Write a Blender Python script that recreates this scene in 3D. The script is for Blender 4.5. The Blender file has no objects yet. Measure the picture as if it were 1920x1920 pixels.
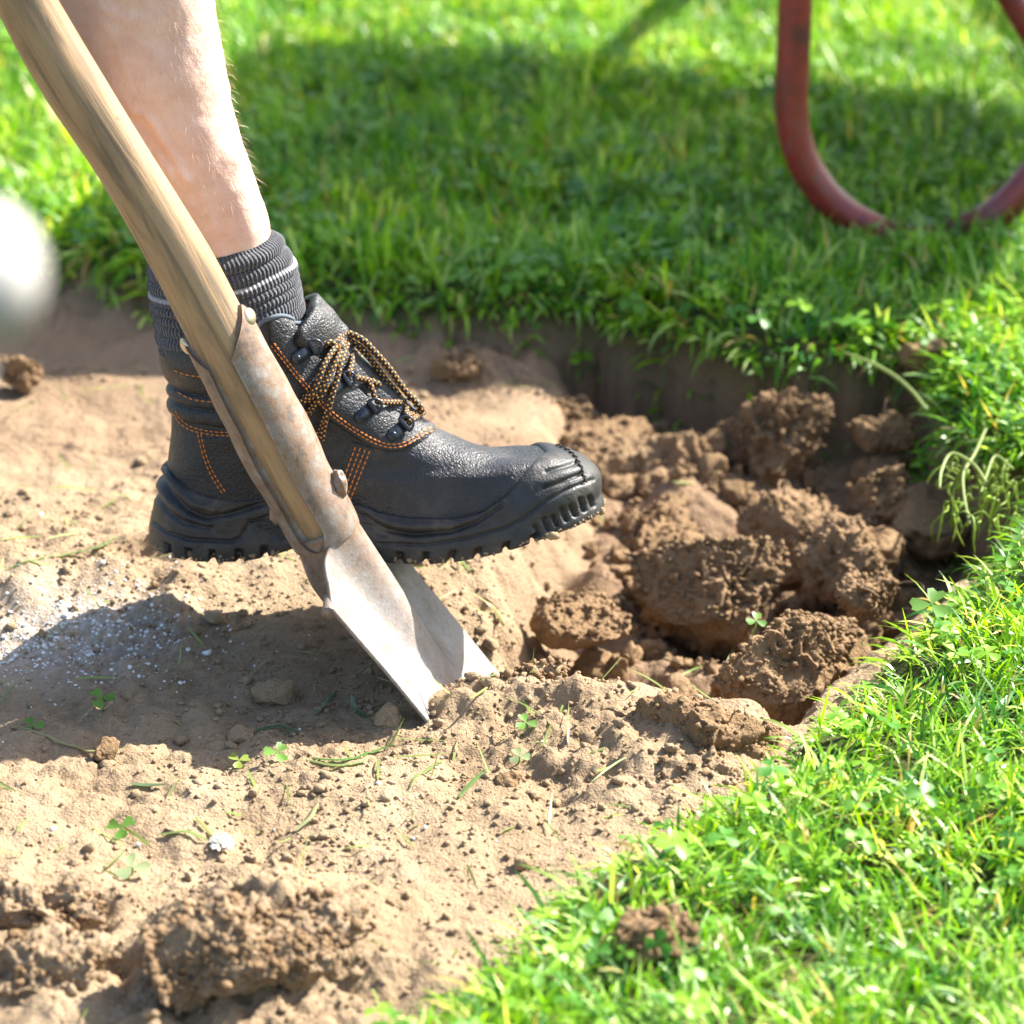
import bpy, math, random
import numpy as np
from mathutils import Vector
from mathutils.bvhtree import BVHTree

rng = np.random.default_rng(7)
random.seed(7)
C = bpy.context.scene.collection
scene = bpy.context.scene

# ------------------------------------------------------------------ camera
PITCH = math.radians(24.0)
DIST = 2.0
TANH = 0.175
ZC = 0.086
cp, sp = math.cos(PITCH), math.sin(PITCH)
CAM = np.array([0.0, -DIST * cp, ZC + DIST * sp])
FWD = np.array([0.0, cp, -sp]); UP = np.array([0.0, sp, cp]); RIGHT = np.array([1.0, 0, 0])

cam_d = bpy.data.cameras.new('camera')
cam = bpy.data.objects.new('camera', cam_d); C.objects.link(cam)
cam.location = CAM
cam.rotation_euler = (math.pi / 2 - PITCH, 0, 0)
cam_d.sensor_width = 36.0
cam_d.lens = 36.0 / (2 * TANH)
cam_d.clip_end = 500
cam_d.clip_start = 0.02
cam_d.dof.use_dof = True
cam_d.dof.focus_distance = 1.97
cam_d.dof.aperture_fstop = 6.2
scene.camera = cam

# ------------------------------------------------------------------ light
SUN_EL = math.radians(41.5)
SUN_AZ = math.radians(32.0)      # from +x, towards +y (behind the scene)
S = np.array([math.cos(SUN_EL) * math.cos(SUN_AZ), math.cos(SUN_EL) * math.sin(SUN_AZ), math.sin(SUN_EL)])
world = bpy.data.worlds.new('World'); scene.world = world
world.use_nodes = True
wn = world.node_tree; wn.nodes.clear()
wo = wn.nodes.new('ShaderNodeOutputWorld'); wb = wn.nodes.new('ShaderNodeBackground'); sk = wn.nodes.new('ShaderNodeTexSky')
sk.sky_type = 'NISHITA'; sk.sun_disc = False
sk.sun_elevation = SUN_EL; sk.sun_rotation = math.atan2(S[0], S[1])
sk.air_density = 1.0; sk.dust_density = 2.0; sk.ozone_density = 1.0
wb.inputs['Strength'].default_value = 0.10
wn.links.new(sk.outputs[0], wb.inputs['Color']); wn.links.new(wb.outputs[0], wo.inputs['Surface'])
sl = bpy.data.lights.new('sun', 'SUN'); sl.energy = 5.0; sl.angle = math.radians(0.53); sl.color = (1.0, 0.95, 0.87)
so = bpy.data.objects.new('sun', sl); C.objects.link(so)
so.rotation_euler = Vector(-S).to_track_quat('-Z', 'Y').to_euler()
so.location = (3, 1, 4)
scene.view_settings.view_transform = 'Standard'
scene.view_settings.look = 'None'
scene.view_settings.exposure = 1.83
scene.view_settings.gamma = 1.0
scene.view_settings.use_curve_mapping = False

# ------------------------------------------------------------------ pixel <-> place
def ray(px, py):
    px = np.asarray(px, float); py = np.asarray(py, float)
    a = (px - 960) / 960 * TANH; b = -(py - 960) / 960 * TANH
    return FWD + a[..., None] * RIGHT + b[..., None] * UP
def at_y(px, py, Y):
    d = ray(px, py); t = (np.asarray(Y, float) - CAM[1]) / d[..., 1]
    return CAM + d * t[..., None]
def at_z(px, py, Z):
    d = ray(px, py); t = (np.asarray(Z, float) - CAM[2]) / d[..., 2]
    return CAM + d * t[..., None]
def proj(P):
    q = P - CAM
    dep = q @ FWD
    return 960 + (q @ RIGHT) / dep / TANH * 960, 960 - (q @ UP) / dep / TANH * 960

# ------------------------------------------------------------------ numbers
def sstep(a, b, x):
    t = np.clip((x - a) / (b - a), 0, 1); return t * t * (3 - 2 * t)
def ci(x, xs, ys):
    """smooth 1-D interpolation (cubic hermite, finite-difference slopes)"""
    xs = np.asarray(xs, float); ys = np.asarray(ys, float)
    m = np.gradient(ys, xs)
    x = np.clip(x, xs[0], xs[-1])
    k = np.clip(np.searchsorted(xs, x, side='right') - 1, 0, len(xs) - 2)
    h = xs[k + 1] - xs[k]; t = (x - xs[k]) / h
    return ((2*t**3 - 3*t**2 + 1) * ys[k] + (t**3 - 2*t**2 + t) * h * m[k]
            + (-2*t**3 + 3*t**2) * ys[k+1] + (t**3 - t**2) * h * m[k+1])
def h3(i, j, k, seed):
    n = (i.astype(np.int64) * 374761393 + j.astype(np.int64) * 668265263 + k.astype(np.int64) * 2147483647 + seed * 1274126177) & 0xffffffff
    n = ((n ^ (n >> 13)) * 1274126177) & 0xffffffff
    n = ((n ^ (n >> 16)) * 2246822519) & 0xffffffff
    n = n ^ (n >> 15)
    return n
def rnd3(i, j, k, seed):
    return (h3(i, j, k, seed) & 0xffffff) / float(0xffffff)
def vnoise(P, seed=0):
    """3-D value noise in -1..1"""
    f = np.floor(P).astype(np.int64); r = P - f; r = r * r * (3 - 2 * r)
    out = 0
    for a in (0, 1):
        wa = r[:, 0] if a else 1 - r[:, 0]
        for b in (0, 1):
            wb_ = r[:, 1] if b else 1 - r[:, 1]
            for c in (0, 1):
                wc = r[:, 2] if c else 1 - r[:, 2]
                out = out + wa * wb_ * wc * rnd3(f[:, 0] + a, f[:, 1] + b, f[:, 2] + c, seed)
    return out * 2 - 1
def fbm(P, seed=0, oct=3):
    o = 0; a = 1; s = 1
    for i in range(oct):
        o = o + a * vnoise(P * s, seed + i * 11); a *= 0.5; s *= 2.03
    return o
def worley(P, seed=0, flat=False):
    """distance to the nearest cell point"""
    f = np.floor(P).astype(np.int64); best = np.full(len(P), 9.0)
    for a in (-1, 0, 1):
        for b in (-1, 0, 1):
            for c in ((0,) if flat else (-1, 0, 1)):
                i, j, k = f[:, 0] + a, f[:, 1] + b, f[:, 2] + c
                if flat: k = k * 0
                dx = i + rnd3(i, j, k, seed) - P[:, 0]
                dy = j + rnd3(i, j, k, seed + 1) - P[:, 1]
                d = dx * dx + dy * dy
                if not flat:
                    dz = k + rnd3(i, j, k, seed + 2) - P[:, 2]; d = d + dz * dz
                best = np.minimum(best, d)
    return np.sqrt(best)
def seg_dist(X, Y, pts):
    """distance of points to a polyline"""
    best = np.full(X.shape, 1e9)
    for (ax, ay), (bx, by) in zip(pts[:-1], pts[1:]):
        vx, vy = bx - ax, by - ay; L = vx * vx + vy * vy + 1e-12
        t = np.clip(((X - ax) * vx + (Y - ay) * vy) / L, 0, 1)
        best = np.minimum(best, (X - ax - t * vx) ** 2 + (Y - ay - t * vy) ** 2)
    return np.sqrt(best)
def poly_sd(X, Y, pts):
    """signed distance, positive inside"""
    pts = [tuple(p) for p in pts]; cl = pts + [pts[0]]
    d = seg_dist(X, Y, cl)
    ins = np.zeros(X.shape, bool)
    for (ax, ay), (bx, by) in zip(cl[:-1], cl[1:]):
        c = ((ay > Y) != (by > Y)) & (X < (bx - ax) * (Y - ay) / (by - ay + 1e-15) + ax)
        ins ^= c
    return np.where(ins, d, -d)

# ------------------------------------------------------------------ mesh building
ORIGIN = {}
def mk(name, V, F, mat, parent=None, smooth=True, uv=None, col=None, origin=None, attr=None):
    V = np.asarray(V, float)
    Fs = F if isinstance(F, list) else [F]
    Fs = [np.asarray(f, np.int32) for f in Fs if len(f)]
    if parent is not None: o0 = ORIGIN[parent.name]
    elif origin is not None: o0 = np.asarray(origin, float)
    else: o0 = np.zeros(3)
    me = bpy.data.meshes.new(name)
    me.vertices.add(len(V)); me.vertices.foreach_set('co', (V - o0).astype(np.float32).ravel())
    nl = sum(f.size for f in Fs); npoly = sum(len(f) for f in Fs)
    me.loops.add(nl); me.polygons.add(npoly)
    li = np.concatenate([f.ravel() for f in Fs])
    tot = np.concatenate([np.full(len(f), f.shape[1], np.int32) for f in Fs])
    st = np.concatenate([[0], np.cumsum(tot)[:-1]]).astype(np.int32)
    me.loops.foreach_set('vertex_index', li.astype(np.int32))
    me.polygons.foreach_set('loop_start', st)
    try: me.polygons.foreach_set('loop_total', tot)
    except Exception: pass
    me.update(calc_edges=True)
    if smooth:
        me.polygons.foreach_set('use_smooth', np.ones(npoly, bool))
    if uv is not None:
        l = me.uv_layers.new(name='UVMap'); l.data.foreach_set('uv', np.asarray(uv, np.float32)[li].ravel())
    if col is not None:
        c = np.ones((len(V), 4), np.float32); c[:, :3] = col
        a = me.color_attributes.new('Col', 'FLOAT_COLOR', 'POINT'); a.data.foreach_set('color', c.ravel())
    if attr:
        for k, v in attr.items():
            a = me.attributes.new(k, 'FLOAT', 'POINT'); a.data.foreach_set('value', np.asarray(v, np.float32))
    me.validate(); me.update()
    if mat is not None: me.materials.append(mat)
    o = bpy.data.objects.new(name, me); C.objects.link(o)
    if parent is not None: o.parent = parent
    else: o.location = o0
    ORIGIN[o.name] = o0
    return o
def empty(name, loc):
    o = bpy.data.objects.new(name, None); C.objects.link(o); o.location = loc
    o.empty_display_size = 0.05
    ORIGIN[o.name] = np.asarray(loc, float); return o
def tag(o, label=None, cat=None, group=None, kind=None):
    if label: o['label'] = label
    if cat: o['category'] = cat
    if group: o['group'] = group
    if kind: o['kind'] = kind
    return o
def grid_faces(nu, nv, wrap_u=False, base=0):
    """verts laid out [v][u]"""
    iu = np.arange(nu if wrap_u else nu - 1); iv = np.arange(nv - 1)
    U, V = np.meshgrid(iu, iv)
    U2 = (U + 1) % nu
    a = V * nu + U; b = V * nu + U2; c = (V + 1) * nu + U2; d = (V + 1) * nu + U
    return np.stack([a, b, c, d], -1).reshape(-1, 4) + base
def grid_normals(G, wrap):
    """G [v][u][3]"""
    if wrap:
        du = np.roll(G, -1, 1) - np.roll(G, 1, 1)
    else:
        du = np.gradient(G, axis=1)
    dv = np.gradient(G, axis=0)
    n = np.cross(du, dv); n /= np.linalg.norm(n, axis=-1, keepdims=True) + 1e-12
    return n
def catmull(P, n):
    P = np.asarray(P, float)
    d = np.r_[0, np.cumsum(np.linalg.norm(np.diff(P[:, :3], axis=0), axis=1) ** 0.7 + 1e-9)]
    t = np.linspace(0, d[-1], n)
    if len(P) == 2: return np.stack([np.interp(t, d, P[:, k]) for k in range(P.shape[1])], 1)
    return np.stack([ci(t, d, P[:, k]) for k in range(P.shape[1])], 1)
def tube_arr(path, radius, n=40, sides=10, cap=True, flat=1.0, resample=True):
    """returns V, F list, uv ; uv.x = length in metres, uv.y = 0..1 around"""
    P = np.asarray(path, float)
    r = np.asarray(radius, float) * np.ones(len(P))
    if resample:
        Q = catmull(np.c_[P, r], n); P, r = Q[:, :3], Q[:, 3]
    n = len(P)
    T = np.gradient(P, axis=0); T /= np.linalg.norm(T, axis=1, keepdims=True) + 1e-12
    ref = np.array([0, 1.0, 0]) if abs(T[0][1]) < 0.8 else np.array([1.0, 0, 0])
    A = np.cross(T[0], ref); A /= np.linalg.norm(A)
    fr = [A]
    for i in range(1, n):
        a = fr[-1] - T[i] * (fr[-1] @ T[i]); a /= np.linalg.norm(a) + 1e-12; fr.append(a)
    A = np.array(fr); B = np.cross(T, A)
    th = np.linspace(0, 2 * math.pi, sides + 1)
    V = P[:, None] + r[:, None, None] * (A[:, None] * np.cos(th)[None, :, None] + B[:, None] * np.sin(th)[None, :, None] * flat)
    L = np.r_[0, np.cumsum(np.linalg.norm(np.diff(P, axis=0), axis=1))]
    uv = np.stack(np.broadcast_arrays(L[:, None], (th / (2 * math.pi))[None]), -1).reshape(-1, 2)
    V = V.reshape(-1, 3)
    F = [grid_faces(sides + 1, n)]
    if cap:
        k = len(V); V = np.vstack([V, P[0], P[-1]]); uv = np.vstack([uv, uv[0], uv[-1]])
        i = np.arange(sides)
        F.append(np.stack([np.full(sides, k), i + 1, i], 1))
        o = (n - 1) * (sides + 1)
        F.append(np.stack([np.full(sides, k + 1), o + i, o + i + 1], 1))
    return V, F, uv
class MB:
    """collects several shapes into one mesh"""
    def __init__(s): s.V = []; s.F = {}; s.uv = []; s.n = 0; s.col = []
    def add(s, V, F, uv=None, col=None):
        V = np.asarray(V, float)
        for f in (F if isinstance(F, list) else [F]):
            f = np.asarray(f); s.F.setdefault(f.shape[1], []).append(f + s.n)
        s.V.append(V); s.uv.append(np.zeros((len(V), 2)) if uv is None else uv)
        s.col.append(np.ones((len(V), 3)) if col is None else np.broadcast_to(col, (len(V), 3)))
        s.n += len(V)
    def build(s, name, mat, parent=None, **k):
        F = [np.concatenate(v) for v in s.F.values()]
        return mk(name, np.concatenate(s.V), F, mat, parent, uv=np.concatenate(s.uv), **k)
_ICO = {}
def ico(sub):
    if sub not in _ICO:
        t = (1 + 5 ** .5) / 2
        v = [(-1,t,0),(1,t,0),(-1,-t,0),(1,-t,0),(0,-1,t),(0,1,t),(0,-1,-t),(0,1,-t),(t,0,-1),(t,0,1),(-t,0,-1),(-t,0,1)]
        f = [(0,11,5),(0,5,1),(0,1,7),(0,7,10),(0,10,11),(1,5,9),(5,11,4),(11,10,2),(10,7,6),(7,1,8),(3,9,4),(3,4,2),(3,2,6),(3,6,8),(3,8,9),(4,9,5),(2,4,11),(6,2,10),(8,6,7),(9,8,1)]
        V = np.array(v, float); V /= np.linalg.norm(V, axis=1, keepdims=True); F = np.array(f)
        for _ in range(sub):
            e = np.concatenate([F[:, [0, 1]], F[:, [1, 2]], F[:, [2, 0]]]); e.sort(1)
            ue, inv = np.unique(e, axis=0, return_inverse=True); inv = inv.ravel()
            m = V[ue].mean(1); m /= np.linalg.norm(m, axis=1, keepdims=True)
            n0 = len(V); V = np.vstack([V, m]); k = len(F)
            a, b, c = n0 + inv[:k], n0 + inv[k:2*k], n0 + inv[2*k:]
            F = np.concatenate([np.stack([F[:, 0], a, c], 1), np.stack([F[:, 1], b, a], 1), np.stack([F[:, 2], c, b], 1), np.stack([a, b, c], 1)])
        _ICO[sub] = (V, F)
    return _ICO[sub]

# ------------------------------------------------------------------ materials
class M:
    def __init__(s, name):
        s.m = bpy.data.materials.new(name); s.m.use_nodes = True
        s.t = s.m.node_tree; s.b = s.t.nodes['Principled BSDF']; s.out = s.t.nodes['Material Output']
    def n(s, typ, **k):
        x = s.t.nodes.new(typ)
        for a, b in k.items(): setattr(x, a, b)
        return x
    def l(s, a, b): s.t.links.new(a, b)
    def set(s, **k):
        for a, v in k.items(): s.b.inputs[a.replace('_', ' ')].default_value = v
        return s
    def coord(s, which='Object', scale=None):
        c = s.n('ShaderNodeTexCoord'); o = c.outputs[which]
        if scale is not None:
            mp = s.n('ShaderNodeMapping'); mp.inputs['Scale'].default_value = scale; s.l(o, mp.inputs['Vector']); o = mp.outputs[0]
        return o
    def noise(s, vec, scale, detail=4, rough=.55, dist=0):
        x = s.n('ShaderNodeTexNoise'); x.inputs['Scale'].default_value = scale; x.inputs['Detail'].default_value = detail
        x.inputs['Roughness'].default_value = rough; x.inputs['Distortion'].default_value = dist
        s.l(vec, x.inputs['Vector']); return x.outputs['Fac']
    def voro(s, vec, scale, feature='F1', rand=1):
        x = s.n('ShaderNodeTexVoronoi'); x.feature = feature; x.inputs['Scale'].default_value = scale; x.inputs['Randomness'].default_value = rand
        s.l(vec, x.inputs['Vector']); return x.outputs['Distance']
    def ramp(s, fac, stops):
        x = s.n('ShaderNodeValToRGB'); e = x.color_ramp.elements
        while len(e) < len(stops): e.new(0.5)
        for el, (p, c) in zip(e, stops):
            el.position = p; el.color = (*c, 1) if len(c) == 3 else c
        s.l(fac, x.inputs[0]); return x.outputs[0]
    def mix(s, fac, a, b, typ='MIX'):
        x = s.n('ShaderNodeMix', data_type='RGBA', blend_type=typ)
        for sock, v in ((x.inputs[0], fac), (x.inputs[6], a), (x.inputs[7], b)):
            if hasattr(v, 'links'): s.l(v, sock)
            elif isinstance(v, (tuple, list)): sock.default_value = (*v, 1)
            else: sock.default_value = v
        return x.outputs[2]
    def math(s, op, a, b=0.0, clamp=False):
        x = s.n('ShaderNodeMath', operation=op); x.use_clamp = clamp
        for sock, v in ((x.inputs[0], a), (x.inputs[1], b)):
            if hasattr(v, 'links'): s.l(v, sock)
            else: sock.default_value = v
        return x.outputs[0]
    def bump(s, h, dist, strength=1.0, prev=None):
        x = s.n('ShaderNodeBump'); x.inputs['Distance'].default_value = dist; x.inputs['Strength'].default_value = strength
        s.l(h, x.inputs['Height'])
        if prev is not None: s.l(prev, x.inputs['Normal'])
        return x.outputs[0]
    def base(s, c): s.l(c, s.b.inputs['Base Color'])
    def normal(s, c): s.l(c, s.b.inputs['Normal'])
    def rough(s, c): s.l(c, s.b.inputs['Roughness'])
    def attr(s, name):
        a = s.n('ShaderNodeAttribute', attribute_name=name); return a

def soil_mat(name, c0, c1, c2, fine=1.0, lawn=False):
    m = M(name); m.set(Roughness=.95); m.b.inputs['Specular IOR Level'].default_value = .15
    g = m.n('ShaderNodeNewGeometry').outputs['Position']
    n1 = m.noise(g, 14, 4); n2 = m.noise(g, 160, 4, .6); n3 = m.noise(g, 900, 3, .65)
    col = m.ramp(n1, [(.3, c0), (.55, c1), (.75, c2)])
    col = m.mix(m.math('MULTIPLY', n2, .55), col, (c0[0]*.62, c0[1]*.6, c0[2]*.58))
    v = m.voro(g, 420)
    sp_ = m.ramp(m.noise(g, 520, 1), [(.70, (0, 0, 0)), (.74, (1, 1, 1))])
    col = m.mix(m.math('MULTIPLY', sp_, .35), col, (c2[0]*1.25, c2[1]*1.3, c2[2]*1.4))
    if lawn:
        a = m.attr('lawn').outputs['Fac']
        th = m.ramp(n2, [(.35, (.035, .03, .014)), (.65, (.07, .085, .022))])
        col = m.mix(a, col, th)
        sm = m.attr('dark_soil').outputs['Fac']
        col = m.mix(sm, col, (.225, .145, .088))
        du = m.attr('dust').outputs['Fac']; col = m.mix(m.math('MULTIPLY', du, m.ramp(n2, [(.38, (.1,) * 3), (.62, (.5,) * 3)]), True), col, (.58, .56, .53))      # spilled pale powder
    m.base(col)
    b1 = m.bump(n2, .004 * fine, .8); b2 = m.bump(v, .0016 * fine, .6, b1); b3 = m.bump(n3, .0013 * fine, .9, b2)
    m.normal(b3)
    return m.m
SOIL = soil_mat('dry_soil', (.285, .200, .120), (.365, .266, .166), (.435, .328, .214), 1.0, True)
CLOD = soil_mat('dug_soil', (.235, .150, .078), (.32, .208, .114), (.39, .27, .158), 1.2)
CRUMB = soil_mat('soil_crumb', (.275, .195, .115), (.35, .255, .156), (.42, .32, .208), .6)

def leaf_mat(name, tr=.38, spec=.4, rough=.42):
    m = M(name); c = m.attr('Col').outputs['Color']
    m.base(c); m.set(Roughness=rough); m.b.inputs['Specular IOR Level'].default_value = spec
    t = m.n('ShaderNodeBsdfTranslucent'); mx = m.n('ShaderNodeMixShader'); mx.inputs[0].default_value = tr
    tc = m.mix(1.0, c, (1.4, 1.3, .45), 'MULTIPLY'); m.l(tc, t.inputs['Color'])
    m.l(m.b.outputs[0], mx.inputs[1]); m.l(t.outputs[0], mx.inputs[2]); m.l(mx.outputs[0], m.out.inputs['Surface'])
    return m.m
GRASS = leaf_mat('grass_blade', .42, .4, .40)
LEAF = leaf_mat('clover_leaf', .35, .4, .45)

# ==================================================================== GROUND
LAWN_Z = 0.0; SOIL_Z = -0.04; HOLE_Z = -0.135
back_edge = [(a, b - (14 if a > 500 else 4)) for a, b in [(-700, 470), (-200, 480), (0, 492), (110, 478), (220, 500), (330, 528), (480, 548), (600, 560), (720, 572), (850, 580), (1000, 592),
             (1120, 590), (1230, 606), (1340, 640), (1430, 668), (1520, 684), (1620, 672), (1700, 668), (1752, 690)]]
right_edge = [(1742, 730), (1770, 790), (1840, 825), (1925, 848), (1965, 900), (1915, 962), (1880, 1012), (1840, 1062), (1790, 1105), (1730, 1160), (1670, 1235),
              (1580, 1305), (1515, 1350), (1485, 1408), (1390, 1465), (1300, 1508), (1190, 1562), (1090, 1640), (1020, 1735), (930, 1822),
              (770, 1915), (560, 2060), (300, 2300)]
def zpoly(px, z):
    a = np.array(px, float); P = at_z(a[:, 0], a[:, 1], z); return P[:, :2]
lawn_edge = np.vstack([zpoly(back_edge, 0), zpoly(right_edge, 0)])
soil_poly = np.vstack([lawn_edge, [[-1.3, lawn_edge[-1][1]], [-1.3, lawn_edge[0][1]]]])       # the bare patch; everything round it is lawn
print('edge', lawn_edge[0], lawn_edge[-1])
hole_px = [(1012, 800), (985, 880), (945, 985), (915, 1060), (905, 1140), (945, 1232), (1080, 1268), (1230, 1292), (1380, 1322), (1480, 1345), (1570, 1290), (1660, 1210),
           (1790, 1120), (1910, 1040), (2000, 900), (1920, 800), (1760, 660), (1600, 640), (1400, 610), (1200, 575), (1060, 580), (985, 640), (1035, 735)]
hole_poly = zpoly(hole_px, SOIL_Z)

bumps = [  # px, py, height, radius x, radius y
    (430, 1790, .026, .055, .05), (560, 1740, .016, .05, .05), (70, 1690, .012, .07, .03), (60, 1840, .014, .05, .05),
    (1180, 1440, .014, .07, .06), (1000, 1330, .016, .06, .035), (880, 1330, .010, .04, .02), (300, 1560, .006, .1, .06),
    (870, 1520, .004, .08, .05), (880, 690, .012, .05, .03), (700, 640, .01, .06, .04), (150, 560, .012, .1, .05),
    (880, 1830, .008, .06, .05), (110, 1105, .020, .17, .07)]
pits = [(250, 1830, .016, .05, .03), (130, 1760, .014, .045, .02), (330, 1730, .008, .05, .02), (1110, 1500, .008, .05, .04)]
world_pits = [(.024, .062, .044, .066, .045), (-.03, .02, .012, .03, .03)]
def height(x, y, fine=True):
    P = np.stack([x, y, np.zeros_like(x)], 1)
    wx = x + .013 * vnoise(P * 30, 3) + .003 * vnoise(P * 110, 4)
    wy = y + .013 * vnoise(P * 30, 5) + .003 * vnoise(P * 110, 6)
    sdl = -poly_sd(wx, wy, soil_poly)
    sdh = poly_sd(wx, wy, hole_poly)
    soil = SOIL_Z + .006 * fbm(P * 9, 20, 2) + .003 * vnoise(P * 30, 22)
    for bx, by, hh, rx, ry in bumps:
        c = at_z(bx, by, SOIL_Z); soil = soil + hh * np.exp(-((x - c[0]) / rx) ** 2 - ((y - c[1]) / ry) ** 2) * (1 + .5 * vnoise(P * 45, 31))
    for bx, by, hh, rx, ry in pits:
        c = at_z(bx, by, SOIL_Z); soil = soil - hh * np.exp(-((x - c[0]) / rx) ** 2 - ((y - c[1]) / ry) ** 2)
    for bx, by, hh, rx, ry in world_pits: soil = soil - hh * np.exp(-((x - bx) / rx) ** 2 - ((y - by) / ry) ** 2)
    f = sstep(-.006, .05, sdh)
    hole = HOLE_Z + .02 * fbm(P * 14, 40, 2)
    far = sstep(.12, .5, y); hole = hole + .045 * far
    z = soil * (1 - f) + hole * f
    wall = sstep(.055, .0, -sdl) * sstep(0, .03, sdh) * (sdl < .01)
    amp = np.clip(.40 + .75 * vnoise(P * 7, 50), .10, 1.15)
    c0 = at_z(640, 1560, SOIL_Z); amp = amp * (1 - .6 * np.exp(-((x - c0[0]) / .14) ** 2 - ((y - c0[1]) / .1) ** 2))
    for bx, by, r, k in ((430, 1800, .09, .9), (60, 1800, .09, .9), (1150, 1430, .1, .8), (980, 1320, .07, .7), (250, 1180, .1, .1), (790, 665, .09, .8), (150, 590, .1, .7), (940, 690, .06, .8)):
        c = at_z(bx, by, SOIL_Z); amp = amp + k * np.exp(-((x - c[0]) ** 2 + (y - c[1]) ** 2) / r ** 2)
    c1 = at_z(960, 790, SOIL_Z); flat1 = np.exp(-((x - c1[0]) / .042) ** 4 - ((y - c1[1]) / .045) ** 4)   # scraped flat patch
    face = sstep(-.01, .008, sdh) * sstep(.075, .045, sdh) * (x < .07) * sstep(-.14, -.09, y)
    amp = amp * (1 - .93 * flat1) * (1 - .92 * face) + .5 * f * (1 - face)
    if fine:
        Q = P + .004 * np.stack([vnoise(P * 120, 60), vnoise(P * 120, 61), 0 * x], 1)
        cr = (.0105 * (.55 - worley(Q * 32, 70, True)) + .0062 * (.55 - worley(Q * 80, 73, True)) * (.6 + .6 * vnoise(P * 22, 90))
              + .0034 * (.5 - worley(Q * 190, 76, True)))
        z = z + amp * cr * (1 - .5 * wall)
    l = sstep(-.003, .004, sdl)
    lawnz = LAWN_Z + .005 * vnoise(P * 11, 80) + .003 * vnoise(P * 40, 81) - .012 * sstep(.03, .0, sdl)
    z = z * (1 - l) + lawnz * l
    dark_soil = np.clip(np.maximum(f * .85 * (1 - .75 * face), 0) + .9 * wall, 0, .9) * (1 - l)  # damp dug soil in the hole and on its cut wall
    bk = sstep(.34, .42, y) * (1 - flat1); dark_soil = np.maximum(dark_soil, .55 * bk * (1 - l))  # bare soil towards the back is darker brown too, except the scraped patch
    return z, l, dark_soil, sdl, sdh
def axis(lo, hi, flo, fhi, fine, coarse):
    a = [lo]
    while a[-1] < hi:
        v = a[-1]; dd = 0 if flo < v < fhi else min(abs(v - flo), abs(v - fhi))
        a.append(v + fine + (coarse - fine) * min(1, dd / .25))
    return np.array(a)
GX = axis(-1.5, 1.3, -.46, .44, .0023, .020)
GY = axis(-1.2, 1.5, -.46, .56, .0025, .020)
XX, YY = np.meshgrid(GX, GY)
hz, lawnmask, dark_soil, SDL, SDH = height(XX.ravel(), YY.ravel())
ZZ = hz.reshape(XX.shape)
def zat(x, y):
    i = np.clip(np.searchsorted(GX, x) - 1, 0, len(GX) - 2); j = np.clip(np.searchsorted(GY, y) - 1, 0, len(GY) - 2)
    tx = np.clip((x - GX[i]) / (GX[i+1] - GX[i]), 0, 1); ty = np.clip((y - GY[j]) / (GY[j+1] - GY[j]), 0, 1)
    z = (ZZ[j, i] * (1-tx) * (1-ty) + ZZ[j, i+1] * tx * (1-ty) + ZZ[j+1, i] * (1-tx) * ty + ZZ[j+1, i+1] * tx * ty)
    out = (x < GX[0]) | (x > GX[-1]) | (y < GY[0]) | (y > GY[-1])
    return np.where(out, LAWN_Z, z)
cA = at_z(70, 1180, SOIL_Z + .015); cB = at_z(200, 1140, SOIL_Z + .015)
dustm = np.exp(-((XX.ravel() - cA[0]) / .085) ** 2 - ((YY.ravel() - cA[1]) / .05) ** 2) + .6 * np.exp(-((XX.ravel() - cB[0]) / .05) ** 2 - ((YY.ravel() - cB[1]) / .04) ** 2)
g = mk('soil_ground', np.stack([XX.ravel(), YY.ravel(), hz], 1), grid_faces(len(GX), len(GY)), SOIL, attr={'lawn': lawnmask, 'dark_soil': dark_soil, 'dust': dustm})
tag(g, kind='structure')
# the lawn's own ground all round, out to the horizon
x0, x1, y0, y1 = GX[0] + .003, GX[-1] - .003, GY[0] + .003, GY[-1] - .003
B = 60
v = [(-B, -B, 0), (B, -B, 0), (B, B, 0), (-B, B, 0), (x0, y0, 0), (x1, y0, 0), (x1, y1, 0), (x0, y1, 0)]
v = np.array(v, float); v[:, 2] = -.004
g = mk('lawn_ground', v, np.array([(0, 1, 5, 4), (1, 2, 6, 5), (2, 3, 7, 6), (3, 0, 4, 7)]), SOIL, smooth=False, attr={'lawn': np.ones(8), 'dark_soil': np.zeros(8), 'dust': np.zeros(8)})
tag(g, kind='structure')

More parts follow.
